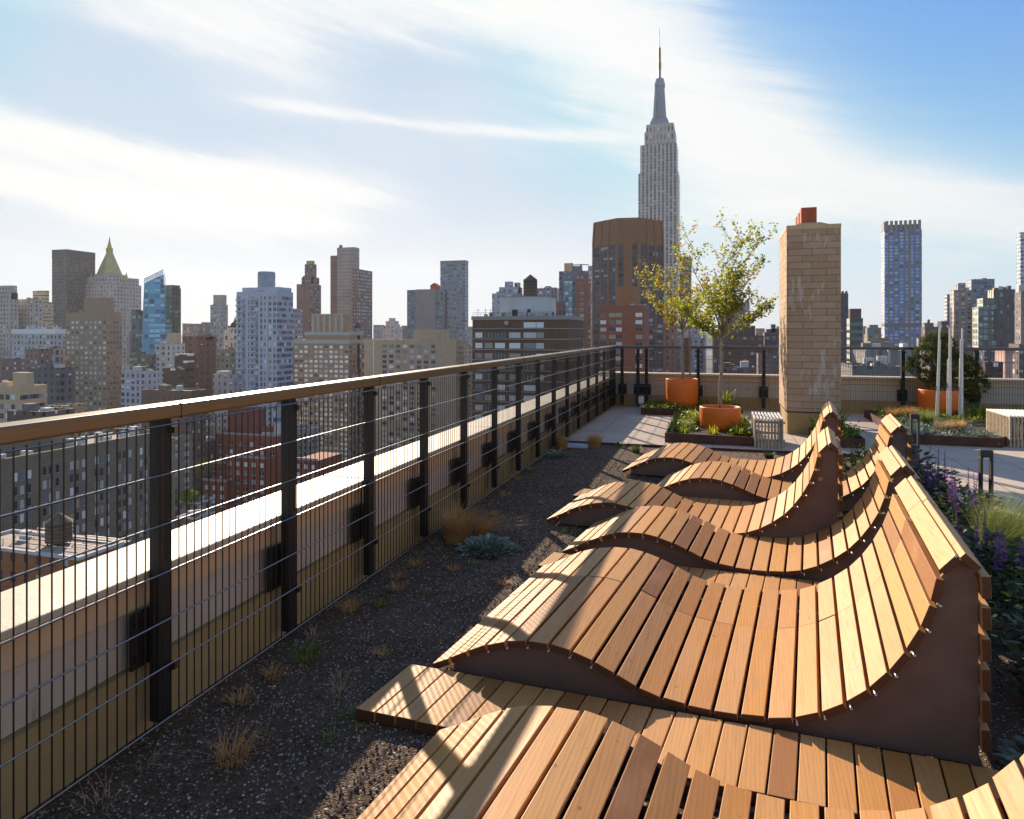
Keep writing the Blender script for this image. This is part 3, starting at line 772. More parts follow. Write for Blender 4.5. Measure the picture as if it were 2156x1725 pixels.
def gpx(u, v): x, y, _ = gp(u, v, G); return x, y
x, y = gpx(962, 1140); tuft('grass_clump', 'big rounded tan grass clump between the railing and the silver leaved plant', 'grass clump', x, y, G, 900, .30, .95, .09, M['straw'], 1, .0022, .9, (.12,.02))
x, y = gpx(1010, 1135); tuft('grass_clump', 'flattened tan grass blown sideways off the big rounded clump', 'grass clump', x, y, G, 300, .26, .8, .05, M['straw'], 2, .002, 1.0, (.75,.05))
x, y = gpx(1180, 945); tuft('grass_clump', 'round tan grass clump at the railing side of the pale blue lid', 'grass clump', x, y, G, 500, .19, .50, .09, M['straw'], 3, .003, .5)
x, y = gpx(1250, 942); tuft('grass_clump', 'round tan grass clump on the deck side of the pale blue lid', 'grass clump', x, y, G, 500, .20, .50, .085, M['straw'], 4, .003, .5, (.12,0))
x, y = gpx(1339, 953); tuft('grass_clump', 'yellow green grass clump at the edge of the pavers by the farthest hump', 'grass clump', x, y, G, 220, .12, .7, .05, M['feather'], 5, .003)
x, y, _ = gp(1218, 938, G)
lid = tag(bevel(MB().box(-.17,.17,-.12,.12,0,.035).build('access_lid', M['lid'], None, loc=(x,y-.16,G+.005)), .006), 'flat pale blue access lid on the gravel between two tan clumps', 'access lid')
def leafy(name, label, cat, x, y, z, n, r_, h, ls, m_, seed, group=None, sx=1.0):
    rg = random.Random(seed); mb = MB()
    for _ in range(n):
        a = rg.uniform(0,6.283); q = math.sqrt(rg.random()); px, py = r_*q*math.cos(a)*sx, r_*q*math.sin(a)
        pz = h*(1-q*q)*rg.uniform(.25,1.0)
        d = Vector((math.cos(a)*(.4+q),math.sin(a)*(.4+q),rg.uniform(.1,.9))).normalized(); s_ = ls*rg.uniform(.6,1.2)
        b_ = d.cross(Vector((rg.gauss(0,.3),rg.gauss(0,.3),1))).normalized()*s_*.30; p = Vector((px,py,pz)); up_ = Vector((0,0,s_*.12))
        mb.face([p, p+d*s_*.45+b_+up_, p+d*s_, p+d*s_*.45-b_+up_])
    return tag(mb.build(name, m_, None, loc=(x,y,z)), label, cat, group)
x, y = gpx(1028, 1158); leafy('silver_plant', 'low silver green leafy plant in front of the big tan grass clump', 'plant', x, y, G, 420, .19, .07, .055, M['sagegreen'], 6)
x, y = gpx(1173, 962); leafy('silver_plant', 'small silver green plant below the tan clump by the railing', 'plant', x, y, G, 200, .12, .06, .05, M['sagegreen'], 7)
x, y = gpx(1306, 940); leafy('weed', 'small bright green weed between two grass clumps at the paver edge', 'weed', x, y, G, 40, .06, .05, .05, M['green'], 8)
x, y = gpx(757, 1537); leafy('weed', 'tiny lime green seedling on gravel near the jutting boardwalk strip', 'weed', x, y, G, 16, .022, .03, .022, M['leaf'], 9)
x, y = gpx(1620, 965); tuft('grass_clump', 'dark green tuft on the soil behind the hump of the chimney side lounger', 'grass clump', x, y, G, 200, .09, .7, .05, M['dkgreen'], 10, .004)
# dry and greenish little tufts scattered over the gravel
small = [(575,1425,'s',.10),(642,1395,'g',.11),(655,1372,'g',.10),(735,1285,'s',.13),(505,1480,'s',.09),(490,1600,'s',.17),(660,1340,'p',.10),(800,1275,'g',.07),(836,1243,'s',.09),
         (835,1218,'s',.07),(872,1192,'s',.09),(715,1432,'p',.08),(715,1462,'p',.09),(740,1505,'g',.06),(205,1700,'p',.15),(310,1610,'p',.12),(880,1170,'g',.06),(955,1200,'s',.06),(1000,1190,'g',.06),
         (1060,1230,'s',.06),(1185,1120,'g',.08),(1115,990,'s',.07),(1090,1010,'s',.08),(1060,1045,'s',.09),(800,1380,'s',.06),(700,1555,'g',.05),(1255,1010,'p',.05),(905,1250,'g',.05),(560,1560,'p',.05),(770,1350,'p',.06),(1040,1085,'s',.08),(1140,1060,'s',.05)]
for i, (u, v, k, h_) in enumerate(small):
    x, y = gpx(u, v); mm = {'s':M['straw'],'g':M['feather'],'p':M['straw_pale']}[k]
    lab = {'s':'small rusty tan tuft of dry grass dotted over the dark gravel','g':'small greenish tuft of grass dotted over the dark gravel','p':'thin pale straw wisp of dead grass on the dark gravel'}[k]
    tuft('grass_tuft', lab, 'grass tuft', x, y, G, int(30+h_*450) if k != 'p' else 24, h_*.68, 1.7, .02+h_*.2, mm, 100+i, .0022, .8, (random.Random(i).uniform(-.2,.5),0), {'s':'rusty grass tufts on the gravel','g':'greenish grass tufts on the gravel','p':'pale straw wisps on the gravel'}[k])
# ground cover inside the planters: too mixed to count
def cover(name, poly_box, n, z, kinds, seed, hole=None, m_=None):
    rg = random.Random(seed); mb = MB(); x0, x1, y0, y1 = poly_box
    for _ in range(n):
        px, py = rg.uniform(x0,x1), rg.uniform(y0,y1)
        if hole and math.hypot(px-hole[0],py-hole[1]) < hole[2]: continue
        hgt = kinds*rg.uniform(.4,1.2)*(1.0+.6*math.sin(px*7+seed)*math.cos(py*5))
        for _k in range(5):
            a = rg.uniform(0,6.283); d = Vector((math.cos(a),math.sin(a),rg.uniform(.2,1.2))).normalized(); s_ = rg.uniform(.03,.06)
            p = Vector((px+rg.gauss(0,.02),py+rg.gauss(0,.02),z+hgt*rg.random())); b_ = d.cross(Vector((0,0,1))).normalized()*s_*.3
            mb.face([p, p+d*s_*.5+b_, p+d*s_, p+d*s_*.5-b_])
    return tag(mb.build(name, m_), kind='stuff')
cover('ground_cover', (-.70,-.32,10.2,11.8), 260, .10, .09, 1, None, M['green']); cover('ground_cover', (.16,.43,9.95,11.6), 320, .10, .10, 2, None, M['green'])
cover('ground_cover', (-.70,.43,11.1,11.75), 320, .10, .14, 3, (T1[0],T1[1],.32), M['green']); cover('ground_cover', (-1.36,.38,13.0,13.95), 700, .10, .07, 4, (T2[0],T2[1],.33), M['green'])
cover('ground_cover', (2.6,3.6,10.72,12.4), 420, .10, .06, 5, None, M['sagegreen']); cover('ground_cover', (2.6,4.5,12.2,13.7), 480, .10, .08, 6, (T3[0],T3[1],.37), M['green'])
cover('ground_cover', (1.30,1.84,10.05,10.97), 260, .10, .16, 7, None, M['green'])
pl = [('fern_plant','lime green arching plant on the left of the low orange pot',(-.34,10.95),.30,M['green'],60),('fern_plant','lime green spiky plant at the front left corner of the nearer tree planter',(-.46,10.0),.14,M['green'],26),
      ('fern_plant','small spiky green plant on bare soil in front of the low orange pot',(-.08,10.12),.15,M['leaf'],22),('fern_plant','bright green leafy plant between the low orange pot and the slatted stool',(.28,9.98),.17,M['green'],46),
      ('fern_plant','bushy green plant behind the low orange pot by the far parapet',(.10,13.3),.42,M['green'],110),('fern_plant','lime green upright plant right of the silver poles under the pine',(4.15,13.05),.30,M['green'],60),
      ('fern_plant','green bush at the chimney foot rising behind the lounger backs',(1.55,10.45),.42,M['green'],120)]
for i, (nm, lab, (px,py), h_, mm, n) in enumerate(pl):
    mb = MB(); blades(mb, n, h_, .7, .07, random.Random(300+i), .013, .6, (0,0), 4); tag(mb.build(nm, mm, None, loc=(px,py,.10)), lab, 'plant')
gr = [('orange tan grass mound at the left end of the pine planter',(2.80,12.75),.22,M['straw'],500),('orange tan grass mound touching the orange pine pot',(3.08,13.0),.22,M['straw'],420),
      ('pale green feathery grass in front of the orange pine pot',(3.05,11.95),.30,M['feather'],500),('tan fuzzy grass mound in the pine planter, nearer the bollard',(3.10,11.25),.20,M['straw_pale'],420),
      ('tan fuzzy grass mound in the pine planter, nearer the silver poles',(3.32,11.45),.20,M['straw'],420),('small pinkish tan grass beside the slatted stool',(.30,11.2),.22,M['straw_pale'],160),
      ('tan grass mound left of the low orange pot',(-.48,10.6),.15,M['straw_pale'],260)]
for i, (lab, (px,py), h_, mm, n) in enumerate(gr): tuft('grass_clump', lab, 'grass clump', px, py, .10, n, h_, .75, .09, mm, 400+i, .004, .8)
# flower bed behind the lounger backs
def salvia(label, x, y, n, h_, seed, rad=.16, lean=(0,0)):
    rg = random.Random(seed); r = thing('salvia_plant', label, 'salvia', (x,y,G), 0, 'violet salvias behind the lounger backs')
    fo = MB()
    for _ in range(420):
        a = rg.uniform(0,6.283); q = rad*math.sqrt(rg.random())*1.25; p = Vector((q*math.cos(a),q*math.sin(a),h_*.72*rg.random()**.9))
        d = Vector((math.cos(a),math.sin(a),rg.uniform(-.3,.8))).normalized(); s_ = rg.uniform(.035,.07); b_ = d.cross(Vector((rg.gauss(0,.4),rg.gauss(0,.4),1))).normalized()*s_*.28
        fo.face([p, p+d*s_*.5+b_, p+d*s_, p+d*s_*.5-b_])
    fo.build('foliage', M['dkgreen'], r)
    for k in range(n):
        a = rg.uniform(0,6.283); q = rad*math.sqrt(rg.random()); bx, by = q*math.cos(a), q*math.sin(a)
        hh = h_*rg.uniform(.80,1.12); tx, ty = bx*1.4+rg.gauss(0,.03)+lean[0], by*1.4+rg.gauss(0,.03)+lean[1]
        sp = MB()
        for j in range(22):
            f = .52+.48*j/21; c = Vector((bx+(tx-bx)*f, by+(ty-by)*f, hh*f)); rr = .015*(1.12-(f-.52)/.48)+.003
            for _ in range(5):
                aa = rg.uniform(0,6.283); d = Vector((math.cos(aa),math.sin(aa),rg.uniform(.1,.8))).normalized(); s_ = rr*rg.uniform(.9,1.7); b_ = d.cross(Vector((0,0,1))).normalized()*s_*.45
                sp.face([c, c+d*s_*.6+b_, c+d*s_, c+d*s_*.6-b_])
        fs = sp.build('flower_spike', M['violet'], r)
        MB().tube([(bx,by,0),((bx+tx)/2,(by+ty)/2,hh*.5),(tx,ty,hh*.97)], [.0035,.003,.0015], 4).build('stem', M['stem'], fs)
    return r
salvia('tall violet salvia beside the back of the chimney side bollard light', 1.72, 7.35, 9, .60, 1)
salvia('violet salvia behind the narrow lounger, its spikes against the grey shadow', 1.70, 6.55, 10, .58, 2)
salvia('violet salvia just left of the nearer bollard light', 1.74, 5.75, 8, .56, 3)
salvia('violet salvia under the feather grass behind the seamed lounger back', 1.50, 4.55, 7, .52, 4)
salvia('bright violet salvia at the right edge below the feather grass', 1.62, 3.95, 8, .54, 5)
salvia('violet salvia lowest down beside pink blossoms at the right edge', 1.42, 3.35, 5, .42, 6)
tuft('feather_grass', 'large green feather grass blowing over the foot of the nearer bollard light', 'feather grass', 1.76, 5.10, G, 2800, .60, .80, .14, M['feather'], 61, .0022, 1.1, (.42,-.12), None, 5)
tuft('feather_grass', 'smaller pale feather grass at the deck edge right of the bollard light', 'feather grass', 1.93, 4.45, G, 420, .42, .7, .09, M['straw_pale'], 62, .0018, .9, (.25,-.1), None, 5)
def pinks(label, x, y, n, seed):
    rg = random.Random(seed); r = thing('pink_flower_plant', label, 'flower', (x,y,G), 0)
    st = MB()
    for k in range(n):
        px, py, pz = rg.gauss(0,.09), rg.gauss(0,.09), rg.uniform(.34,.52); st.tube([(px*.3,py*.3,0),(px,py,pz)], .002, 4)
        mb = MB()
        for _ in range(26):
            d = Vector((rg.gauss(0,1),rg.gauss(0,1),rg.gauss(0,1)+.3)).normalized(); b_ = d.cross(Vector((rg.gauss(0,1),rg.gauss(0,1),1))).normalized()*.006
            c = Vector((px,py,pz)); mb.face([c, c+d*.012+b_, c+d*.019, c+d*.012-b_])
        mb.build('blossom', M['pink'], r)
    st.build('stems', M['stem'], r)
pinks('pink pompon flowers by the lowest violet salvia at the right edge', 1.62, 3.55, 7, 3)
rg = random.Random(77); mb = MB()
for _ in range(5200):
    yy = rg.uniform(1.6,7.9); xx = rg.uniform(1.16,1.98) if yy < 4.3 else rg.uniform(1.30,2.02)
    if 4.3 < yy < 5.9: xx = max(xx, 1.25)
    if yy > 6.2: xx = rg.uniform(1.72,2.03)
    hh = rg.random()**1.3*(.34 if yy < 5 else .26)
    a = rg.uniform(0,6.283); d = Vector((math.cos(a),math.sin(a),rg.uniform(-.2,.9))).normalized(); s_ = rg.uniform(.03,.07); b_ = d.cross(Vector((rg.gauss(0,.4),rg.gauss(0,.4),1))).normalized()*s_*.28
    p = Vector((xx,yy,G+hh)); mb.face([p, p+d*s_*.5+b_, p+d*s_, p+d*s_*.5-b_])
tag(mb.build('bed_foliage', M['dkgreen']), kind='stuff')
leafy('silver_plant', 'silver grey mound in deep shade behind the lounger base at the right edge', 'plant', 1.20, 2.82, G, 500, .22, .16, .05, M['sagegreen'], 12)
x, y, _ = gp(1795, 1000, 0); leafy('shrub', 'lime green leafy shrub behind the spotted lounger back', 'shrub', 1.42, 8.0, G, 420, .28, .34, .07, M['green'], 13)
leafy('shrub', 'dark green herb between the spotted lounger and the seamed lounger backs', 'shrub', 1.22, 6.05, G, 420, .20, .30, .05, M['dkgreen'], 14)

rg = random.Random(91); mb = MB()
for _ in range(900):
    xx, yy = rg.uniform(-2.1,-.9), .9+rg.random()**1.5*8; a = rg.uniform(0,6.28); s_ = rg.uniform(.006,.020)
    d = Vector((math.cos(a),math.sin(a),rg.uniform(-.05,.35))); b_ = Vector((-math.sin(a),math.cos(a),rg.uniform(-.2,.3)))*s_*.3; p = Vector((xx,yy,G+.006))
    mb.face([p, p+d*s_*.5+b_, p+d*s_, p+d*s_*.5-b_])
for _ in range(260):
    xx, yy = rg.uniform(-2.1,-.9), .9+rg.random()**1.5*8; a = rg.uniform(0,6.28); s_ = rg.uniform(.03,.09)
    p = Vector((xx,yy,G+.006)); q = p+Vector((math.cos(a)*s_,math.sin(a)*s_,rg.uniform(0,.012))); w_ = Vector((-math.sin(a),math.cos(a),0))*.0011
    mb.face([p-w_, p+w_, q+w_, q-w_])
tag(mb.build('leaf_litter', M['straw_pale']), kind='stuff')
# ------------------------------------------------------------------ city: materials
def facade(name, wall, glass=(.05,.06,.08), px=3.0, pz=3.0, wx=.5, wz=.5, blind=.3, blindc=(.5,.5,.5), ox=0.0, oz=0.0, vstrip=False, lit_wall=None, rough=.85, grough=.12, band=None, top=None):
    """walls with a grid of windows, measured in metres; blinds are drawn in some of them"""
    m, t, b = mat(name, None, rough, 0, .3); wall = rich(wall)
    if lit_wall: lit_wall = rich(lit_wall)
    g = t.new('ShaderNodeNewGeometry'); X, Y, Z = t.xyz(g.outputs['Position']); NX, NY, NZ = t.xyz(g.outputs['True Normal'])
    side = t.m('GREATER_THAN', t.m('ABSOLUTE', NX), t.m('ABSOLUTE', NY))
    h = t.m('ADD', t.m('MULTIPLY', side, Y), t.m('MULTIPLY', t.m('SUBTRACT', 1, side), X))
    qx = t.m('DIVIDE', t.m('ADD', h, ox+500*px), px); qz = t.m('DIVIDE', t.m('ADD', Z, oz+300*pz), pz)
    fx, fz = t.m('FRACT', qx), t.m('FRACT', qz); ix, iz = t.m('FLOOR', qx), t.m('FLOOR', qz)
    seed = float(sum(map(ord, name)) % 97)
    cr = t.new('ShaderNodeTexWhiteNoise', noise_dimensions='3D'); t.l.new(t.comb(ix, side, seed), cr.inputs['Vector'])
    wcol = t.m('MULTIPLY', t.m('ADD', .62, t.m('MULTIPLY', t.m('GREATER_THAN', cr.outputs[0], .33), .38)), wx/2) if wx < .9 and not vstrip else wx/2
    inx = t.m('LESS_THAN', t.m('ABSOLUTE', t.m('SUBTRACT', fx, .5)), wcol)
    inz = t.m('LESS_THAN', t.m('ABSOLUTE', t.m('SUBTRACT', fz, .5)), wz/2) if not vstrip else None
    win = t.m('MULTIPLY', inx, inz) if inz is not None else inx
    win = t.m('MULTIPLY', win, t.m('LESS_THAN', t.m('ABSOLUTE', NZ), .5))
    if top is not None: win = t.m('MULTIPLY', win, t.m('LESS_THAN', Z, top))
    wn = t.new('ShaderNodeTexWhiteNoise', noise_dimensions='3D'); t.l.new(t.comb(ix, iz, t.m('ADD', side, seed)), wn.inputs['Vector'])
    w2 = t.new('ShaderNodeTexWhiteNoise', noise_dimensions='3D'); t.l.new(t.comb(iz, ix, t.m('ADD', side, seed+5)), w2.inputs['Vector'])
    bl = t.m('MULTIPLY', t.m('LESS_THAN', wn.outputs[0], blind), t.m('GREATER_THAN', fz, t.m('ADD', .2, t.m('MULTIPLY', w2.outputs[0], .5))))
    gv = t.mix(w2.outputs[0], tuple(c*.35 for c in glass), tuple(min(1,c*1.6) for c in glass))
    gc = t.mix(bl, gv, tuple(min(.85,c*1.35) for c in blindc))
    if vstrip:   # floor lines across the glass
        gc = t.mix(t.m('MULTIPLY', t.m('GREATER_THAN', fz, wz), .75), gc, tuple(c*.55 for c in wall))
    n = t.noise(g.outputs['Position'], .11, 5, .6); n2 = t.noise(t.mapping(g.outputs['Position'], (1,1,.12)), .55, 4, .6)
    wc = t.mix(t.step(n, .3, .7), tuple(c*.95 for c in wall), tuple(min(1,c*1.20) for c in wall))
    cwn = t.new('ShaderNodeTexWhiteNoise', noise_dimensions='2D'); t.l.new(t.comb(t.m('FLOOR', t.m('DIVIDE', qx, 2.5)), side, 0), cwn.inputs['Vector'])
    wc = t.mix(t.m('MULTIPLY', cwn.outputs[0], .28), wc, tuple(c*.72 for c in wall))
    wc = t.mix(t.m('MULTIPLY', t.m('GREATER_THAN', fz, .93), .4), wc, tuple(c*.6 for c in wall))
    wc = t.mix(t.m('MULTIPLY', t.step(n2, .5, .75), .35), wc, tuple(c*.62 for c in wall))
    if band is not None:   # floor slabs showing as thin lines
        wc = t.mix(t.m('GREATER_THAN', fz, 1-band[0]), wc, band[1])
    if lit_wall is not None: wc = t.mix(side, wc, lit_wall)  # side walls swap to a paler tone, sunlight put into the colour
    wc = t.mix(t.m('GREATER_THAN', NZ, .5), wc, (.16,.155,.15))
    t.put(b.inputs['Base Color'], t.mix(win, wc, gc))
    t.put(b.inputs['Roughness'], t.m('ADD', t.m('MULTIPLY', t.m('MULTIPLY', win, t.m('SUBTRACT', 1, bl)), grough-rough), rough))
    return m
GLASS = []
for i, c in enumerate([(.035,.045,.06),(.16,.20,.26),(.50,.51,.52),(.76,.77,.78),(.36,.31,.23)]):
    GLASS.append(mat('window_pane_%s' % 'abcde'[i], c, .10 if i < 2 else .35, 0, .6)[0])
SILL = mat('window_frame', (.32,.31,.30), .6)[0]; SILLW = mat('white_window_frame', (.62,.62,.62), .5)[0]
ROOFM = mottled('gravel_roof', (.12,.115,.11), (.20,.19,.18), .5, .95, bump=0, space='World')
WHITEROOF = mottled('pale_roof', (.40,.39,.38), (.55,.54,.52), .5, .9, bump=0, space='World')
TANKW = mottled('tank_cedar', (.10,.075,.050), (.16,.12,.085), .9, .9, bump=0)

# ------------------------------------------------------------------ city: building blocks
class Bld:
    """an axis aligned block: uc is the picture column of the corner nearest to us, d its distance, vt its top"""
    def __init__(s, name, label, u0, uc, u1, vt, d, mats, depth=None, cat='building', group=None, zb=STREET, rim=.5, roof=None):
        x, y, z = at_depth(uc, d, vt)
        s.z = z; s.zb = zb
        lefty = (u0+u1)/2 < 1513
        if lefty and (u1-uc < 1.3 or uc-u0 < 1.3): uc = u1-.2*(u1-u0)*min(1, max(.02, (1513-u1)/250))
        elif not lefty and uc-u0 < 1.3: uc = u0+.2*(u1-u0)*min(1, max(.02, (u0-1513)/250))
        x, y, z = at_depth(uc, d, vt); s.z = z
        if lefty:             # front face to the left of the corner, side face to the right
            s.x1 = x; s.y0 = y; s.x0 = on_y(u0, HZ, y)[0]
            s.y1 = on_x(u1, HZ, x)[1] if u1 > uc+.3 and u1 < 1500 else y+(depth or (s.x1-s.x0)*.8)
        else:
            s.x0 = x; s.y0 = y; s.x1 = on_y(u1, HZ, y)[0]
            s.y1 = on_x(u0, HZ, x)[1] if u0 < uc-.3 and u0 > 1526 else y+(depth or (s.x1-s.x0)*.8)
        s.y1 = max(s.y0+max(8, .014*d), min(s.y1, s.y0+max(60, depth or 0)))
        s.r = thing(name, label, cat, (s.x0,s.y0,zb), 0, group); s.m = mats; s.d = d
        mb = MB().box(s.x0,s.x1,s.y0,s.y1,zb,z); s.w = s.loc(mb).build('wall', mats, s.r)
        if rim:
            mb = MB(); k = rim; e = .03*d/200
            mb.box(s.x0-e,s.x1+e,s.y0-e,s.y0+.35,z+.003,z+k); mb.box(s.x0-e,s.x1+e,s.y1-.35,s.y1+e,z+.003,z+k)
            mb.box(s.x0-e,s.x0+.35,s.y0+.36,s.y1-.36,z+.003,z+k); mb.box(s.x1-.35,s.x1+e,s.y0+.36,s.y1-.36,z+.003,z+k)
            s.loc(mb).build('parapet', roof or mats, s.r)
            if 120 < d < 720 and s.x1-s.x0 > 9:         # bulkheads, vents and masts crowd the roof
                rg = random.Random(int(u0*7+vt)); W_, D_ = s.x1-s.x0, s.y1-s.y0
                for k in range(rg.choice((2,3,4,5))):
                    a, b_ = rg.uniform(1.2,min(5,W_*.25)), rg.uniform(1.2,min(5,D_*.4)); xq, yq = s.x0+.6+rg.random()*(W_-a-1.2), s.y0+.6+rg.random()*(D_-b_-1.2)
                    s.box('rooftop_unit', xq, xq+a, yq, yq+b_, z+.005, z+rg.uniform(.8,2.6), rg.choice((WHITEROOF,ROOFM,mats if not isinstance(mats,list) else mats[0])))
                for k in range(rg.choice((0,1,1,2))):
                    xq, yq = s.x0+rg.uniform(.1,.9)*W_, s.y0+rg.uniform(.1,.6)*D_; q = .05*d/250
                    s.loc(MB().tube([(xq,yq,z),(xq,yq,z+rg.uniform(2.5,5))], [q,q*.6], 4)).build('antenna', M['bronze'], s.r)
    def loc(s, mb):
        mb.v = [(a-s.x0, b-s.y0, c-s.zb) for a, b, c in mb.v]; return mb
    def box(s, name, x0, x1, y0, y1, z0, z1, m=None):
        return s.loc(MB().box(x0,x1,y0,y1,z0,z1)).build(name, m or s.m, s.r)
    def units(s, n, x0, x1, y0, y1, smin, smax, hmin, hmax, seed, m=None, z=None):
        rg = random.Random(seed); z = s.z if z is None else z
        for k in range(n):
            xq, yq, a = rg.uniform(x0,x1), rg.uniform(y0,y1), rg.uniform(smin,smax)
            s.box('rooftop_unit', xq, xq+a, yq, yq+a*rg.uniform(.7,1.3), z+.004, z+rg.uniform(hmin,hmax), m or rg.choice((WHITEROOF,ROOFM)))
    def top(s, name, u0, u1, vt, m=None, f0=.25, f1=.75, z0=None):
        """a block standing on the roof, between two picture columns, its front at fraction f0 of the depth"""
        ya, yb = s.y0+(s.y1-s.y0)*f0, s.y0+(s.y1-s.y0)*f1
        xa, _, _ = on_y(u0, HZ, ya); xb, _, z = on_y(u1, vt, ya); xa = min(max(xa, s.x0), s.x1-1); xb = max(min(xb, s.x1), xa+.8)
        s.box(name, xa, xb, ya, yb, (s.z if z0 is None else z0)+.004, z, m); return xa, xb, ya, yb, z
    def windows(s, face, cols, rows, w_, h_, z_top, pitch, a0=None, a1=None, weights=(3,3,2,3,1), frame=SILL, limit=100, skip=None, seed=0, style='box'):
        rg = random.Random(seed); sh = []
        for i in range(len(GLASS)):
            mb = MB()
            if face == 'front':
                mb.box(-w_/2,w_/2,-.10,-.004,-h_/2,h_/2); mb.cur = 1; mb.box(-w_/2-.05,w_/2+.05,-.16,-.003,-h_/2-.14,-h_/2-.004); mb.box(-.04,.04,-.13,-.1005,-h_/2,h_/2)
            else:
                mb.box(.004,.10,-w_/2,w_/2,-h_/2,h_/2); mb.cur = 1; mb.box(.003,.16,-w_/2-.05,w_/2+.05,-h_/2-.14,-h_/2-.004); mb.box(.1005,.13,-.04,.04,-h_/2,h_/2)
            sh.append(mb)
        mes = [b_.mesh('window', [GLASS[i],frame]) for i, b_ in enumerate(sh)]
        rest = [MB() for _ in GLASS]; cnt = 0
        lo, hi = (s.x0,s.x1) if face == 'front' else (s.y0,s.y1)
        lo = a0 if a0 is not None else lo; hi = a1 if a1 is not None else hi
        far = MB(); far_m = [GLASS[i] for i in range(len(GLASS))]+[frame]
        for r_ in range(rows):
            zc = z_top-pitch*r_
            if zc-h_ < s.zb: break
            for c_ in range(cols):
                if skip and skip(r_, c_): continue
                a = lo+(hi-lo)*(c_+.5)/cols; k = rg.choices(range(len(GLASS)), weights)[0]
                p = (a-s.x0, 0, zc-s.zb) if face == 'front' else (s.x1-s.x0, a-s.y0, zc-s.zb)
                if cnt < limit: put('window', mes[k], s.r, p); cnt += 1
                else:
                    b0 = len(far.v); src = sh[k]; far.v += [(q[0]+p[0],q[1]+p[1],q[2]+p[2]) for q in src.v]
                    far.f += [tuple(b0+i for i in f) for f in src.f]; far.m += [k if mm == 0 else len(GLASS) for mm in src.m]
        if far.v: tag(far.build('window', far_m, s.r), kind='stuff')
def water_tank(label, x, y, z0, r_, h, cone, leg=0, parent=None, cat='water tank', group=None):
    t_ = thing('water_tank', label, cat, (x,y,z0), 0, group)
    MB().lathe([(r_,leg),(r_*.985,leg+h*.5),(r_*.97,leg+h)], 20).build('barrel', TANKW, t_)
    MB().lathe([(r_*1.06,leg+h+.004),(.05,leg+h+cone)], 20).build('conical_roof', TANKW, t_)
    mb = MB()
    for k in range(5): mb.lathe([(r_*1.008,leg+h*(.08+.2*k)),(r_*1.008,leg+h*(.08+.2*k)+.08)], 20)
    mb.build('hoops', M['bronze'], t_)
    if leg:
        for a in range(4):
            q = math.pi/4+a*math.pi/2; MB().tube([(r_*.8*math.cos(q),r_*.8*math.sin(q),0),(r_*.8*math.cos(q),r_*.8*math.sin(q),leg)], .14, 5).build('leg', M['bronze'], t_)
    return t_
# ------------------------------------------------------------------ city ground, river, far shore
gm = mottled('city_asphalt', (.05,.05,.052), (.09,.088,.086), .02, .95, bump=0, space='World')
tag(MB().box(-4000,4000,-400,2350,STREET-1,STREET).build('city_ground', gm), kind='structure')
rv, t, b = mat('river_water', (.06,.085,.10), .16, 0, .5)
t.put(b.inputs['Normal'], t.bump(t.noise(t.new('ShaderNodeNewGeometry').outputs['Position'], .05, 4), .25, 2))
tag(MB().box(-4000,4000,2350.5,4000,STREET-2,STREET-1).build('river', rv), kind='structure')
hm = mottled('wooded_shore', (.05,.07,.05), (.10,.11,.09), .006, .95, bump=0, space='World')
mb = MB(); rg = random.Random(4); prev = None
for i in range(55):
    xx = -4050+i*150; hh = 60+26*math.sin(i*.33)+14*math.sin(i*.9+2)+rg.uniform(-6,6)
    cur = [(xx,3900,STREET-1),(xx,4050,STREET+hh*.8),(xx,4300,STREET+hh),(xx,4600,STREET+hh*.9)]
    if prev:
        for k in range(3): mb.face([prev[k],cur[k],cur[k+1],prev[k+1]])
    prev = cur
tag(mb.build('hills', hm), kind='structure')

# ------------------------------------------------------------------ landmark towers
# stepped limestone skyscraper with mast
D_ = 825.0
lime = facade('limestone_shaft', (.50,.445,.42), (.075,.09,.125), 4.6, 3.75, .56, .62, .40, (.30,.34,.40), ox=.8, vstrip=True)
limeup = facade('limestone_crown', (.42,.385,.365), (.12,.12,.14), 4.2, 9.5, .42, .62, .2)
met = mottled('aluminium_mast_cladding', (.22,.24,.29), (.31,.34,.40), .3, .45, .3, bump=0)
def tier(u0, u1, v0, v1, dep, m_, root, name, cx=None, chamf=0.0, toff=None):
    xa, ya, za = at_depth(u0, D_, v0); xb, yb, zb_ = at_depth(u1, D_, v1)
    w_ = (u1-u0)/F*D_; c = ((xa+xb)/2-root.location.x, (ya+yb)/2-root.location.y)
    hx, hy = w_/2, dep/2; k = chamf
    poly = [(-hx+k,-hy),(hx-k,-hy),(hx,-hy+k),(hx,hy-k),(hx-k,hy),(-hx+k,hy),(-hx,hy-k),(-hx,-hy+k)] if k else [(-hx,-hy),(hx,-hy),(hx,hy),(-hx,hy)]
    poly = [(p+c[0],q+c[1]) for p, q in poly]
    topp = None
    if toff: f = toff; topp = [(c[0]+(p-c[0])*f, c[1]+(q-c[1])*f) for p, q in poly]
    z0, z1 = max(STREET, H+(HZ-v0)/F*D_), H+(HZ-v1)/F*D_
    return MB().prism(poly, z0, z1-.02, topp).build(name, m_, root)
x, y, _ = at_depth(1388.5, D_)
e = thing('stepped_skyscraper', 'tallest tower, a stepped limestone skyscraper tapering to a needle mast', 'skyscraper', (x,y,0))
tier(1348,1429,900,371,40,lime,e,'shaft',chamf=2.0); tier(1351.5,1425.5,371,312,36,lime,e,'upper_shaft',chamf=2.0)
tier(1360,1422,312,284,32,limeup,e,'setback',chamf=1.5); tier(1363,1419,284,268,29,limeup,e,'setback',chamf=1.5)
tier(1370,1409,268,258,20,met,e,'mast_base',toff=.92); tier(1373,1406,258,252,17,met,e,'mast_base',toff=.93)
tier(1375.5,1402.5,252,185,13.5,met,e,'mooring_mast',toff=.70,chamf=2)
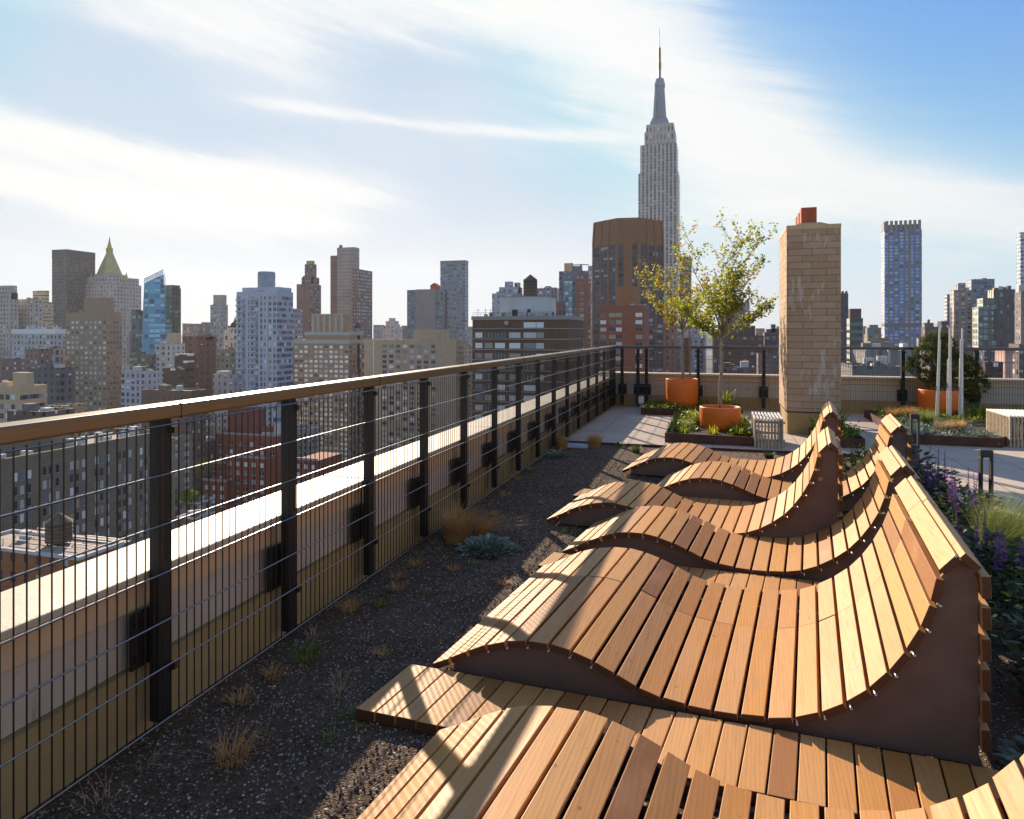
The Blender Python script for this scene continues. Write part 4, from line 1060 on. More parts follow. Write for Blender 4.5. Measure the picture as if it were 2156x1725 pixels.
for du in (-9.5,0,9.5):
    x_, y_, z_ = at_depth(1388.5+du, D_-8); px_ = x_-x; py_ = y_-y
    MB().prism([(px_-.9,py_-1.4),(px_+.9,py_-1.4),(px_+.9,py_+2),(px_-.9,py_+2)], H+(HZ-252)/F*D_, H+(HZ-192)/F*D_,[(px_*.72-.5,py_*.62-.8),(px_*.72+.5,py_*.62-.8),(px_*.72+.5,py_*.62+1),(px_*.72-.5,py_*.62+1)]).build('mast_fin', met, e)
tier(1379,1399.5,185,176,11.5,met,e,'mast_head',chamf=2); tier(1381,1397.5,176,168,9.5,met,e,'mast_head',chamf=2); tier(1384,1394,168,164,6,met,e,'mast_head',chamf=1,toff=.7)
zz = lambda v: H+(HZ-v)/F*D_
am = mat('antenna_steel', (.20,.20,.22), .5, .4)[0]
mb = MB(); mb.tube([(0,0,zz(165)),(0,0,zz(132)),(0,0,zz(128))], [1.7,1.7,1.2], 8); mb.tube([(0,0,zz(128)),(0,0,zz(100))], 1.15, 6); mb.tube([(0,0,zz(100)),(0,0,zz(74))], [.75,.6], 6); mb.tube([(0,0,zz(74)),(0,0,zz(60))], [.35,.18], 5)
for k in range(9): mb.tube([(0,0,zz(127-3*k)),(0,0,zz(126-3*k))], 1.9, 8)
for k in range(3): mb.tube([(0,0,zz(146-6*k)),(0,0,zz(143-6*k))], 2.4, 8)
mb.build('antenna', am, e)

# gilded pyramid tower
D_ = 800.0
st = facade('carved_limestone', (.40,.36,.345), (.10,.10,.12), 4.4, 4.2, .44, .55, .4, (.36,.36,.38))
gold = mottled('gilded_tiles', (.44,.37,.145), (.52,.45,.20), .25, .55, .15, bump=0)
gold2 = mottled('gilded_lantern', (.42,.28,.06), (.56,.40,.10), .4, .45, .35, bump=0)
x, y, _ = at_depth(230, D_); e = thing('pyramid_tower', 'limestone tower with a gilded pyramid roof and lantern', 'skyscraper', (x,y,0))
tier(185.5,274.5,900,600,44,st,e,'shaft'); tier(187,272,600,586,40,st,e,'setback'); tier(206,256,586,579,27,st,e,'drum',chamf=5)
tier(207.5,254.5,579,531,25,gold,e,'pyramid_roof',toff=.23,chamf=7); tier(224,237,531,523,7,gold2,e,'lantern',chamf=2); tier(226,235,523,515,5,gold2,e,'lantern',chamf=1.4,toff=.7)
mb = MB(); xx_, yy_, z0_ = at_depth(230.5, D_, 515); _, _, z1_ = at_depth(230.5, D_, 499); mb.tube([(xx_-x,yy_-y,z0_),(xx_-x,yy_-y,z1_)], [1.6,.15], 8); mb.build('finial', gold2, e)
for u_ in (193,266):
    for s_ in (-1,1):
        px_, py_, pz_ = at_depth(u_, D_+s_*16, 583)
        mb = MB(); mb.lathe([(1.6,0),(1.6,3.2),(.1,9)], 8, (px_-x,py_-y,pz_-4)); mb.build('turret', gold2, e)

# blue glass slab with crown of fins
b38 = facade('blue_glass_tower', (.19,.18,.19), (.15,.29,.62), 4.35, 3.05, .66, .70, .30, (.28,.44,.72), lit_wall=(.55,.50,.44), rough=.5, grough=.2)
T = Bld('glass_tower','tall blue windowed tower with a crown of grey fins right of the chimney',1855.5,1862.5,1941,486,640,b38,rim=0)
band_m = mat('louvre_band', (.16,.155,.16), .7)[0]
T.box('mechanical_band', T.x0-.15,T.x1+.15,T.y0-.15,T.y1+.15,on_y(1862,688,T.y0)[2],on_y(1862,681,T.y0)[2],band_m)
finm = mottled('crown_fin', (.22,.20,.20), (.30,.28,.27), .3, .7, bump=0)
T.box('crown_base', T.x0+1,T.x1-1,T.y0+1,T.y1-1,T.z+.004,on_y(1862,474,T.y0)[2],finm)
n = 8
for k in range(n):
    wx_ = (T.x1-T.x0)/n; xa = T.x0+wx_*(k+.18); MB_ = T.box('crown_fin', xa, xa+wx_*.64, T.y0-.2, T.y0+.99, T.z+.004, on_y(1862,466,T.y0)[2], finm)
T.box('crown_fin', T.x0-.2, T.x0+.98, T.y0+1.2, T.y1-.5, T.z+.004, on_y(1862,467,T.y0)[2], finm)

# ------------------------------------------------------------------ left skyline
f_gray = facade('grey_beige_masonry', (.40,.36,.34), (.06,.065,.08), 3.6, 3.8, .42, .52, .2)
T = Bld('stepped_tower','pale grey masonry tower with setbacks cut by the left edge of the photo',-60,39,40,631,600,f_gray)
T.top('upper_block',-60,36,616,f_gray,.05,.9); T.top('crown_block',-60,33,601,f_gray,.2,.8)
Bld('masonry_wing','pale grey masonry wing right of the stepped tower at the left edge',39,78,79,631,610,f_gray,depth=30)
f = facade('tan_banded', (.46,.38,.27), (.10,.09,.08), 3, 3.4, .9, .28, .2)
T = Bld('office_tower','slender tan banded tower with stepped top near the left edge',69,94,102,637,640,f); T.top('upper_block',69,94,612,f,.0,.5)
f = facade('dark_curtain_wall', (.11,.098,.092), (.055,.058,.066), 2.6, 3.9, .62, .56, .25, (.16,.15,.14), rough=.5)
T = Bld('office_slab','broad dark bronze office slab left of the gilded pyramid',109.4,140.6,200.5,541,760,f,rim=0)
T.box('plant_band',T.x0-.1,T.x1+.1,T.y0-.1,T.y1+.1,T.z+.004,on_y(140.6,525,T.y0)[2],mat('dark_louvre',(.085,.075,.072),.7)[0])
f = facade('white_band_block', (.42,.42,.43), (.07,.08,.10), 3.4, 4.0, .5, .6, .35, (.5,.52,.55))
T = Bld('hospital_block','wide pale grey block with a white roof band behind the tan apartment tower',25,138,138,703,470,f,depth=60,rim=0); T.box('white_band',T.x0-.2,T.x1+.2,T.y0-.2,T.y1+.2,T.z+.004,T.z+3.2,M['white']); T.top('roof_plant',55,90,686,f,.3,.6); T.top('roof_plant',112,136,684,f,.3,.6)
f = facade('brown_small', (.22,.16,.14), (.05,.05,.06), 3, 3.4, .4, .5, .3)
Bld('brick_block','brown brick block half hidden left of the grid windowed grey one',52,88,88.5,737,380,f,depth=25)
f = facade('grey_window_grid', (.33,.32,.34), (.06,.065,.08), 4.4, 4.2, .62, .68, .25, (.4,.42,.45))
Bld('loft_block','grey loft block with big window groups left of the tan apartment tower',88.5,139,139,737,400,f,depth=30)
f = facade('slate_low', (.12,.12,.13), (.04,.045,.06), 4, 3.6, .5, .5, .1)
Bld('low_block','dark slate low block in shadow left of the tan apartment tower',58,141,142,777,330,f,depth=30)
# tan brick apartment tower with real windows
tanb = mottled('tan_brick', (.27,.208,.155), (.33,.255,.19), .8, .9, bump=0, space='World'); 
T = Bld('apartment_tower','tan brick apartment tower with brown penthouse in front of the gilded pyramid tower',139.3,225,256.5,662,390,tanb,rim=1.2)
T.top('penthouse',176.5,224.5,627,tanb,.2,.7)
T.windows('front',9,34,1.6,1.45,T.z-4.6,2.92,seed=1,weights=(2,4,5,4,1),limit=90); T.windows('side',5,30,1.0,1.2,T.z-4.6,2.92,seed=2,weights=(6,3,0,0,3),limit=10)
beige = mottled('beige_brick', (.42,.34,.25), (.48,.39,.29), .6, .9, bump=0, space='World')
T = Bld('beige_block','beige brick block with square roof bulkhead low at the left edge',-60,43,99,819,235,beige,depth=42,rim=.8)
T.top('bulkhead',27,58.6,785,beige,.25,.5); T.windows('front',8,10,1.5,1.7,T.z-3.0,3.3,a0=T.x0,a1=T.x1-2,seed=3,limit=50); T.windows('side',8,10,1.3,1.5,T.z-3.0,3.3,seed=4,limit=50,weights=(4,3,2,1,1))
f = facade('tan_low', (.40,.29,.19), (.10,.09,.08), 3, 3.5, .3, .4, .1)
Bld('low_block','windowless tan low block beside the foot of the tan apartment tower',99,141,141,858,225,f,depth=20)
f = facade('dark_low', (.13,.10,.09), (.04,.04,.05), 3, 3.2, .3, .4, .1)
Bld('low_roof','dark brown rooftop with bulkhead just above the handrail at the left edge',15,92,96,872,160,f,depth=25)
Bld('low_roof','flat dark roof with pale vents above the handrail left of centre',298,402,412,826,260,f,depth=30)
T = Bld('grid_block','pale blue grey block with a regular grid of dark windows beside the tan tower',255,307,312.5,784,330,facade('pale_grid',(.40,.41,.46),(.09,.10,.13),3.05,3.05,.62,.62,.12,(.5,.5,.55)),depth=22)
f = facade('teal_glass', (.05,.08,.09), (.05,.10,.12), 3, 3.6, .85, .8, .3, (.16,.26,.29), rough=.3, grough=.08)
Bld('teal_block','dark teal glass block at the foot of the blue sloped tower',273,329,330,748,420,f,depth=40)
# curved dark glass block and sloped blue tower
f = facade('curved_dark_glass', (.06,.075,.08), (.07,.10,.12), 3, 3.8, .8, .8, .3, (.22,.27,.29), rough=.3)
T = Bld('curved_block','dark glass block with a rising curved roofline left of the blue tower',277,298,299,664,560,f,rim=0)
pts = [(0,0)]; n = 10; x0, x1, zt = T.x0, T.x1, T.z
for k in range(n):
    fa, fb = k/n, (k+1)/n; T.box('roof_fin', x0+(x1-x0)*fa, x0+(x1-x0)*fb-.06, T.y0, T.y1, zt+.004, zt+.5+4.2*math.sin(math.pi*.5*(1-fa)), f)
bl = facade('sky_blue_glass', (.16,.30,.40), (.10,.29,.46), 2.8, 3.7, .88, .84, .4, (.22,.48,.66), rough=.3, grough=.08)
D5 = 500.0; x0b, yb, _ = at_depth(303.5, D5); cs = math.cos(R(27.8))
e = thing('sloped_tower','blue glass tower with a slanting crown, widening downwards', 'skyscraper', (x0b,yb,0), R(40))
L5 = lambda u: (u-303.5)/F*D5/cs*.92
Z5 = lambda v: H+(HZ-v)/F*D5
dep = 20; zt0, zt1 = Z5(597), Z5(577)
bl0, br0, tl, tr = L5(291), L5(347), 0, L5(338.5)
mb = MB(); mb.hexa([(bl0,0,STREET),(br0,0,STREET),(br0,dep,STREET),(bl0,dep,STREET),(tl,0,zt0),(tr,0,zt1),(tr,dep,zt1),(tl,dep,zt0)]); mb.build('wall', bl, e)
mb = MB(); cz0, cz1 = Z5(589), Z5(568)
for k in range(12):
    f0 = k/12; xa = tl+(tr-tl)*f0; za = zt0+(zt1-zt0)*f0; zc = cz0+(cz1-cz0)*f0
    mb.box(xa, xa+.4, .1, .5, za+.02, zc); mb.box(xa, xa+.4, dep-.5, dep-.1, za+.02, zc)
mb.hexa([(tl,0,cz0),(tr,0,cz1),(tr,.6,cz1),(tl,.6,cz0),(tl,0,cz0+.7),(tr,0,cz1+.7),(tr,.6,cz1+.7),(tl,.6,cz0+.7)])
mb.hexa([(tl,0,(zt0+cz0)/2),(tr,0,(zt1+cz1)/2),(tr,.4,(zt1+cz1)/2),(tl,.4,(zt0+cz0)/2),(tl,0,(zt0+cz0)/2+.5),(tr,0,(zt1+cz1)/2+.5),(tr,.4,(zt1+cz1)/2+.5),(tl,.4,(zt0+cz0)/2+.5)])
mb.build('crown_frame', bl, e)
f = facade('olive_glass', (.07,.085,.08), (.065,.09,.085), 2.8, 3.7, .8, .75, .3, (.15,.19,.17), rough=.35)
T = Bld('glass_tower','dark olive glass tower right behind the blue sloped tower',344,362,381,606,530,f,rim=0); T.top('crown',348,378,600,f,.1,.9)
f = facade('white_balcony_block', (.46,.43,.40), (.05,.055,.065), 3.6, 2.95, .42, .55, .2, (.5,.45,.3))
T = Bld('white_apartments','pale apartment block with dark windows right of the blue sloped tower',329,366,383,726,370,f); T.top('bulkhead',351,378,701,beige,.2,.6)
f = facade('plain_brown_brick', (.17,.105,.085), (.05,.045,.045), 5, 4.2, .30, .35, .15)
T = Bld('brown_tower','plain dark red brown block left of the white balcony tower',384,417,456,710,400,f); T.top('roof_plant',416,455,717,mat('reddish_plant',(.15,.09,.08),.9)[0],.4,.8)
f = facade('brown_lit_windows', (.095,.07,.06), (.06,.06,.06), 6, 3.4, .75, .42, .55, (.62,.58,.48))
T = Bld('loft_building','dark brown building with pale ribbon windows above the handrail',344,398,399,778,300,f,depth=24); T.top('upper_block',368,398,746,f,.25,.9)
f = facade('glass_beige_slim', (.36,.33,.31), (.14,.20,.25), 3, 3.5, .5, .6, .3, (.4,.45,.5))
T = Bld('slim_tower','slim pale tower with blue glass alone on the hazy horizon',442.7,466,479,643,620,f); T.top('upper_block',449,474,621,facade('slim_top',(.33,.31,.29),(.2,.2,.2),6,6,.1,.1),.1,.8)
f = facade('cream_ornate', (.55,.50,.42), (.12,.11,.10), 4, 4.5, .45, .55, .3)
T = Bld('cream_building','small cream ornate building with a dark dome beside the white balcony tower',471,497,498,697,430,f,depth=22)
xa, xb, ya, yb_, z = T.top('attic',478,494,690,f,.1,.7); T.loc(MB().lathe([(3.2,z),(2.6,z+2.4),(.8,z+4),(.2,z+6.5)], 12, ((xa+xb)/2,ya+4,0))).build('dome', M['corten'], T.r)
f = facade('grey_low_house', (.36,.34,.34), (.08,.08,.09), 3, 3.3, .35, .5, .2)
T = Bld('low_block','pale grey low block between the brown tower and the white balcony tower',448,490,497,791,300,f,depth=20); T.top('bulkhead',459,478,782,WHITEROOF,.2,.6)
f = facade('olive_block', (.20,.19,.16), (.08,.08,.08), 3, 3.2, .5, .5, .3, (.4,.38,.3))
Bld('mid_block','olive grey block behind the pale low one left of the balcony tower',455,488,497,738,380,f,depth=20)
# white tower with balconies
bw = mottled('white_concrete', (.40,.43,.50), (.46,.49,.56), .3, .8, bump=0, space='World')
T = Bld('balcony_tower','blue white apartment tower with stacked balconies and a rounded rooftop drum',498.7,583,617,617,338,bw,rim=.9)
xa, xb, ya, yb_, z = T.top('upper_floor',510,607,604,bw,.12,.9); 
xc, yc, zc = on_y(561,604,ya+8); zt = on_y(561,573,ya+8)[2]; rr = (579-543)/2/F*338*1.02
T.loc(MB().lathe([(rr,z+.004),(rr,zt-.8),(rr*.93,zt)], 24, (xc,yc,0))).build('rooftop_drum', mottled('drum_metal',(.27,.31,.37),(.33,.37,.43),.4,.6,bump=0), T.r)
T.windows('front',9,30,1.35,1.75,T.z-2.4,2.88,seed=5,weights=(5,4,1,1,2),frame=SILLW,limit=60); T.windows('side',7,30,1.5,1.7,T.z-2.4,2.88,seed=6,weights=(6,4,1,1,1),frame=SILLW,limit=40)
mb = MB(); W_ = T.x1-T.x0
for r_ in range(30):
    zb_ = T.z-3.55-2.88*r_
    for (fa,fb) in ((.015,.21),(.335,.53)):
        mb.box(T.x0+W_*fa,T.x0+W_*fb,T.y0-1.5,T.y0-.2,zb_,zb_+.16); mb.box(T.x0+W_*fa,T.x0+W_*fb,T.y0-1.5,T.y0-1.44,zb_+.165,zb_+.75)
tag(T.loc(mb).build('balcony', bw, T.r), kind='stuff')
pier = mat('pale_pier', (.52,.56,.66), .7)[0]
for fa in (0,.255,.56,.74,.88): T.box('pier', T.x0+W_*fa, T.x0+W_*fa+.9, T.y0-.42, T.y0-.005, STREET, T.z-.5, pier)
mb = MB()
for r_ in range(30): mb.box(T.x1+.005,T.x1+.32,T.y0+.3,T.y1-.3,T.z-1.5-2.88*r_,T.z-1.1-2.88*r_)
T.loc(mb).build('floor_bands', pier, T.r)
f = facade('violet_sliver', (.24,.24,.30), (.08,.09,.12), 3, 3.2, .5, .5, .2)
Bld('slim_block','grey violet sliver of a block right of the balcony tower',606,621,625,652,420,f,depth=18)
# brown crowned tower
f = facade('rose_brick_tower', (.235,.150,.130), (.10,.10,.11), 2.6, 3.0, .0, .0, 0, lit_wall=None)
f2 = facade('rose_brick_windows', (.21,.145,.125), (.14,.15,.17), 3.1, 3.0, .62, .55, .4, (.34,.34,.36))
T = Bld('crowned_tower','rose brick apartment tower with stepped crown and small gilded top',624.5,651,676,598,560,[f],rim=0)
T.w.data.materials.clear(); T.w.data.materials.append(f); T.w.data.materials.append(f2); T.w.data.polygons[3].material_index = 1
T.top('setback',635,674,583,f2,.25,.85); xa, xb, ya, yb_, z = T.top('lantern',641.5,659,556,f2,.35,.65); T.top('gilded_top',645,657,549,gold2,.38,.6,z0=z)
for u_ in (638,670): T.top('corner_post',u_,u_+2,581,f2,.25,.35)
# slab with two lower wings
g_ = facade('greige_slab', (.34,.29,.265), (.16,.15,.15), 40, 3.1, .985, .12, .0)
T = Bld('apartment_slab','greige windowless slab tower flanked by two lower brown wings',709.6,746.5,748,520.5,600,g_,depth=22,rim=0); T.top('vent',714,719,516,f2,.3,.5)
f3 = facade('brown_wing', (.20,.135,.12), (.10,.10,.10), 40, 3.1, .985, .10, .0)
T.box('wing', on_y(693,HZ,T.y0)[0], T.x0-.05, T.y0+2, T.y1+8, STREET, on_y(700,538,T.y0)[2], f3)
fw = facade('brown_wing_windows', (.20,.135,.12), (.28,.29,.32), 3.0, 3.1, .55, .5, .4, (.5,.5,.5))
T.box('wing', T.x1-1.0, on_y(755.5,HZ,T.y0)[0], T.y0-3, T.y1+16, STREET, on_y(752,567,T.y0)[2], fw)
# wide tan building with striped penthouse
tb = mottled('tan_brown_brick', (.235,.17,.125), (.29,.21,.155), .5, .9, bump=0, space='World'); cap_m = mat('pale_roof_band', (.34,.36,.34), .8)[0]
T = Bld('wide_apartments','wide brown brick apartment building with rows of bright windows and striped penthouse',618.5,735,768,724,402,tb,depth=46,rim=0)
T.box('roof_band',T.x0-.2,T.x1+.2,T.y0-.2,T.y1+.2,T.z+.004,T.z+2.4,cap_m)
xa, xb, ya, yb_, z = T.top('setback_floor',642,757,706,tb,.1,.9,z0=T.z+2.41); T.box('roof_band',xa-.2,xb+.2,ya-.2,yb_+.2,z+.004,z+2.0,cap_m)
xa, xb, ya, yb_, z2 = T.top('penthouse',659,720,664,mottled('ochre_panels',(.34,.21,.11),(.40,.25,.14),.4,.8,bump=0),.3,.7,z0=z+2.0)
for k in range(6): xq = xa+(xb-xa)*k/5; T.box('pilaster', xq-.75, xq+.75, ya-.35, ya-.01, z+2.02, z2, cap_m)
T.box('penthouse_roof', xa-.6,xb+.6,ya-.6,yb_+.6,z2+.004,z2+.9,cap_m)
xa, xb, ya, yb_, z3 = T.top('stair_tower',763,786.5,691,mottled('ochre_panel',(.34,.21,.11),(.40,.25,.14),.4,.8,bump=0),.45,.7,z0=STREET)
for k in range(3): xq = xa+(xb-xa)*k/2; T.box('pilaster', xq-.5, xq+.5, ya-.3, ya-.01, STREET, z3, cap_m)
T.loc(MB().prism([(xa-.4,ya-.4),(xb+.4,ya-.4),(xb+.4,yb_+.4),(xa-.4,yb_+.4)], z3+.004, z3+3.0, [((xa+xb)/2-.5,(ya+yb_)/2-.5),((xa+xb)/2+.5,(ya+yb_)/2-.5),((xa+xb)/2+.5,(ya+yb_)/2+.5),((xa+xb)/2-.5,(ya+yb_)/2+.5)])).build('pyramid_roof', M['bronze'], T.r)
T.windows('front',11,26,2.1,1.5,T.z-2.0,2.86,seed=7,weights=(1,2,3,7,2),limit=88,frame=SILLW); T.windows('side',5,24,1.6,1.4,T.z-2.0,2.86,seed=8,weights=(5,4,2,2,1),limit=12)
# beige slab behind the railing
bs = mottled('beige_slab_brick', (.36,.285,.215), (.42,.335,.255), .5, .9, bump=0, space='World')
T = Bld('beige_apartments','beige slab of flats with roof bulkhead left of the dark brown building',767,959.6,978,719.5,372,bs,depth=22,rim=.8)
xa, xb, ya, yb_, z = T.top('bulkhead',871,935,694,bs,.2,.8)
W_ = T.x1-T.x0; T.windows('front',8,26,2.4,1.7,T.z-2.7,2.9,a0=T.x0+W_*.19,a1=T.x0+W_*.80,seed=9,weights=(5,5,3,2,2),limit=92); T.box('downpipe',T.x0+W_*.105,T.x0+W_*.113,T.y0-.3,T.y0-.01,STREET,T.z,M['white'])
mb = MB()
for r_ in range(24): mb.box(T.x1+.01,T.x1+1.3,T.y0+3,T.y1-3,T.z-3-2.9*r_,T.z-2.8-2.9*r_)
T.loc(mb).build('balcony_slabs', bs, T.r)
T.units(16,T.x0+2,T.x1-2,T.y0+1,T.y0+8,.5,1.4,.8,1.6,8)
f = facade('white_distant', (.48,.46,.47), (.2,.2,.22), 4, 4, .4, .5, .3)
T = Bld('pale_tower','small pale stepped tower on the horizon left of the grey glass block',805,847,848,690,640,f,depth=20); T.top('upper_block',812,835,676,f,.1,.6); T.top('lantern',819,830,670,f,.2,.5)
# grey-blue pair
pan = mottled('grey_stone_panel', (.215,.195,.205), (.25,.23,.24), .3, .8, bump=0, space='World')
gl = facade('grey_blue_glass', (.15,.17,.19), (.12,.17,.20), 3.0, 3.6, .8, .5, .3, (.20,.26,.29), rough=.4)
T = Bld('office_block','grey stone and glass office block with pediment left of the dark brown building',857,938,961,609.5,520,gl,rim=0)
W_ = T.x1-T.x0; T.box('stone_panel',T.x0+W_*.23,T.x0+W_*.76,T.y0-.8,T.y0-.01,STREET,T.z+.3,pan); T.box('stone_corner',T.x1-.02,T.x1+.5,T.y0-.8,T.y0+2.2,STREET,T.z,M['black'])
xa, xb, ya, yb_, z = T.top('pediment_base',906,922,602,M['flue'],.1,.3); T.loc(MB().prism([(xa-.4,ya-.4),(xb+.4,ya-.4),(xb+.4,yb_),(xa-.4,yb_)], z+.004, z+2.2, [((xa+xb)/2-.3,ya-.4),((xa+xb)/2+.3,ya-.4),((xa+xb)/2+.3,yb_),((xa+xb)/2-.3,yb_)])).build('pediment', M['flue'], T.r)
f = facade('slate_blue_tower', (.155,.185,.23), (.13,.17,.23), 3.2, 3.7, .9, .55, .2, (.22,.29,.36), rough=.45)
T = Bld('office_tower','tall slate blue tower with flat top rising behind the grey office block',927,979,985.6,553,720,f,rim=0); T.box('top_band',T.x0-.1,T.x1+.1,T.y0-.1,T.y1+.1,T.z+.004,on_y(979,548,T.y0)[2],mat('teal_band',(.12,.17,.20),.5)[0])
# ------------------------------------------------------------------ dark brown flats with the water tank
db = mottled('dark_brown_brick', (.098,.058,.041), (.130,.078,.056), .5, .85, bump=0, space='World'); dstone = mat('grey_band_course', (.30,.28,.27), .85)[0]
T = Bld('brown_apartments','dark brown apartment building with white ribbon windows under a cedar water tank',994.7,1198,1227.8,673,184,db,depth=26,rim=0)
T.box('roof_edge',T.x0-.25,T.x1+.25,T.y0-.25,T.y1+.25,T.z+.004,T.z+1.05,dstone)
W_ = T.x1-T.x0; zr = T.z+1.05
T.box('stair_bay',T.x0+W_*.90,T.x1+.02,T.y0-.6,T.y0-.01,STREET,T.z,db)
mb = MB()
for r_ in range(22): mb.box(T.x0-.05,T.x1+.05,T.y0-.62,T.y0-.605,T.z-2.55-2.9*r_,T.z-2.3-2.9*r_); mb.box(T.x1+.025,T.x1+.045,T.y0-.6,T.y1,T.z-2.55-2.9*r_,T.z-2.3-2.9*r_); mb.box(T.x0,T.x0+W_*.895,T.y0-.06,T.y0-.005,T.z-2.55-2.9*r_,T.z-2.3-2.9*r_)
T.loc(mb).build('floor_bands', dstone, T.r)
bays = [(.045,.155,2),(.175,.305,2),(.245,.36,3),(.395,.51,3),(.545,.67,3),(.675,.755,2)]
def rib(f0, f1, n):
    mb = [MB() for _ in GLASS]
    return mb
rg = random.Random(12)
for r_ in range(20):
    for k, (f0,f1,n) in enumerate([(.035,.105,2),(.135,.215,2),(.245,.345,3),(.395,.505,3),(.545,.665,3),(.675,.745,2)]):
        if r_ == 0 and k < 4: continue
        g_ = rg.choices([0,1,2,3,4],[2,1,4,5,3])[0] if k not in (1,) else rg.choices([0,4],[1,1])[0]
        zc = T.z-(.35 if r_ == 0 else .25)-2.9*r_-.35
        mb = MB(); xa, xb = T.x0+W_*f0, T.x0+W_*f1; mb.box(xa,xb,T.y0-.05,T.y0-.004,zc-1.5,zc); mb.cur = 1
        for q in range(n+1): xq = xa+(xb-xa)*q/n; mb.box(xq-.07,xq+.07,T.y0-.12,T.y0-.055,zc-1.5,zc)
        o = T.loc(mb).build('window', [GLASS[g_],M['white'] if g_ in (2,3) else SILL], T.r)
oct_ = MB(); oct_.lathe([(.42,0),(.42,.05)], 8)
xq, yq, zq = on_y(1066,680,T.y0-.03); mb = MB()
for k in range(8):
    a = k*math.pi/4; mb.box(xq+.42*math.cos(a)-.13,xq+.42*math.cos(a)+.13,T.y0-.06,T.y0-.01,zq+.42*math.sin(a)-.13,zq+.42*math.sin(a)+.13)
T.loc(mb).build('wall_emblem', M['white'], T.r)
wm = mottled('white_penthouse', (.44,.43,.43), (.50,.49,.49), .4, .8, bump=0, space='World')
xa, xb, ya, yb_, z = T.top('penthouse',1052,1155,624,wm,.30,.75,z0=zr); 
T.top('lower_penthouse',1076,1160,650,wm,.16,.2995,z0=zr); T.top('door',1078,1090,652,M['black'],.157,.1595,z0=zr); T.top('door',1110,1117,651,M['black'],.157,.1595,z0=zr)
xr = on_y(1158,HZ,ya)[0]; T.box('roof_slab', xa-.2, xr, ya-.25, yb_+.2, z+.004, z+.14, dstone)
T.units(22,T.x0+.8,T.x1-1.8,T.y0+.8,T.y0+3.2,.25,.8,.4,1.1,3,None,zr)
mb = MB()
for k in range(24): xq = T.x0+W_*k/23; mb.tube([(xq,T.y0+.3,zr),(xq,T.y0+.3,zr+1.05)], .035, 4)
mb.tube([(T.x0,T.y0+.3,zr+1.05),(T.x1,T.y0+.3,zr+1.05)], .035, 4); mb.tube([(T.x0,T.y0+.3,zr+.55),(T.x1,T.y0+.3,zr+.55)], .03, 4)
for f_ in (.035,.115,.17): mb.tube([(T.x0+W_*f_,T.y0+2,zr),(T.x0+W_*f_,T.y0+2,zr+2.3)], .05, 4); mb.tube([(T.x0+W_*f_-.5,T.y0+2,zr+1.7),(T.x0+W_*f_+.5,T.y0+2,zr+1.7)], .04, 4)
T.loc(mb).build('roof_railing', M['bronze'], T.r)
xc, yc, _ = on_y(1116.5, HZ, ya+3.2); k_ = yc/ F
rr = (1132-1101)/2/F*math.hypot(xc,yc)*.97
zt = on_y(1116,590,yc)[2]; za_ = on_y(1116,578,yc)[2]
water_tank('cedar water tank with conical roof on the white penthouse of the dark brown building', xc, yc, z+.15, rr, zt-z-.15, za_-zt)
f = facade('pale_blue_setback', (.33,.36,.42), (.12,.14,.18), 3.4, 3.6, .5, .5, .3)
T = Bld('setback_block','pale blue grey block with roof boxes behind the cedar water tank',1036,1100,1101,619,420,f,depth=30); T.top('upper_block',1051,1098,604,f,.2,.9); T.top('roof_box',1063,1077,593,f,.3,.6); T.top('roof_box',1083,1093,595,f,.3,.6)
f = facade('grey_violet_block', (.25,.23,.26), (.12,.13,.16), 2.6, 3.6, .5, .9, .2)
Bld('mid_block','grey violet flat topped block right of the cedar water tank',1130,1172,1176,608,450,f,depth=24)
f = facade('brick_low_mid', (.20,.13,.12), (.08,.08,.09), 3, 3.2, .4, .5, .2)
Bld('low_block','reddish low block between the white penthouse and the glass panelled tower',1153,1190,1191,637,330,f,depth=18)
# glass panelled tower group
fa_ = facade('slate_glass', (.14,.15,.19), (.11,.15,.20), 2.8, 3.4, .7, .6, .4, (.26,.32,.38), rough=.5)
fb_ = facade('copper_brick', (.19,.13,.11), (.14,.15,.17), 5, 3.4, .5, .55, .35, (.40,.36,.33))
fc_ = facade('aqua_curtain', (.14,.20,.24), (.17,.33,.40), 2.4, 3.4, .9, .9, .4, (.32,.52,.60), rough=.35, grough=.08)
T = Bld('clustered_tower','slate and copper tower with an aqua glass panel left of the brown octagonal tower',1177,1240,1245,570,430,fa_,depth=30,rim=0)
T.box('glass_panel',on_y(1188,HZ,T.y0)[0],on_y(1206,HZ,T.y0)[0],T.y0-.8,T.y0-.01,STREET,on_y(1190,592,T.y0)[2],fc_)
T.box('brick_front',on_y(1213,HZ,T.y0)[0],on_y(1244,HZ,T.y0)[0],T.y0-1.4,T.y0-.02,STREET,on_y(1220,586,T.y0)[2],fb_)
T.top('roof_box',1188,1205,554,beige,.1,.5); T.top('roof_block',1205,1224,560,fa_,.1,.6); T.top('canopy_post',1222,1224,556,M['bronze'],.2,.3); T.top('canopy',1207,1238,556.5,M['bronze'],.1,.5,z0=on_y(1207,558,T.y0)[2])
f = facade('pale_blue_sliver', (.30,.36,.50), (.22,.30,.45), 3, 3.4, .8, .6, .2)
Bld('slim_block','pale blue glass sliver squeezed behind the brown octagonal tower',1238,1250,1251,561,560,f,depth=15)
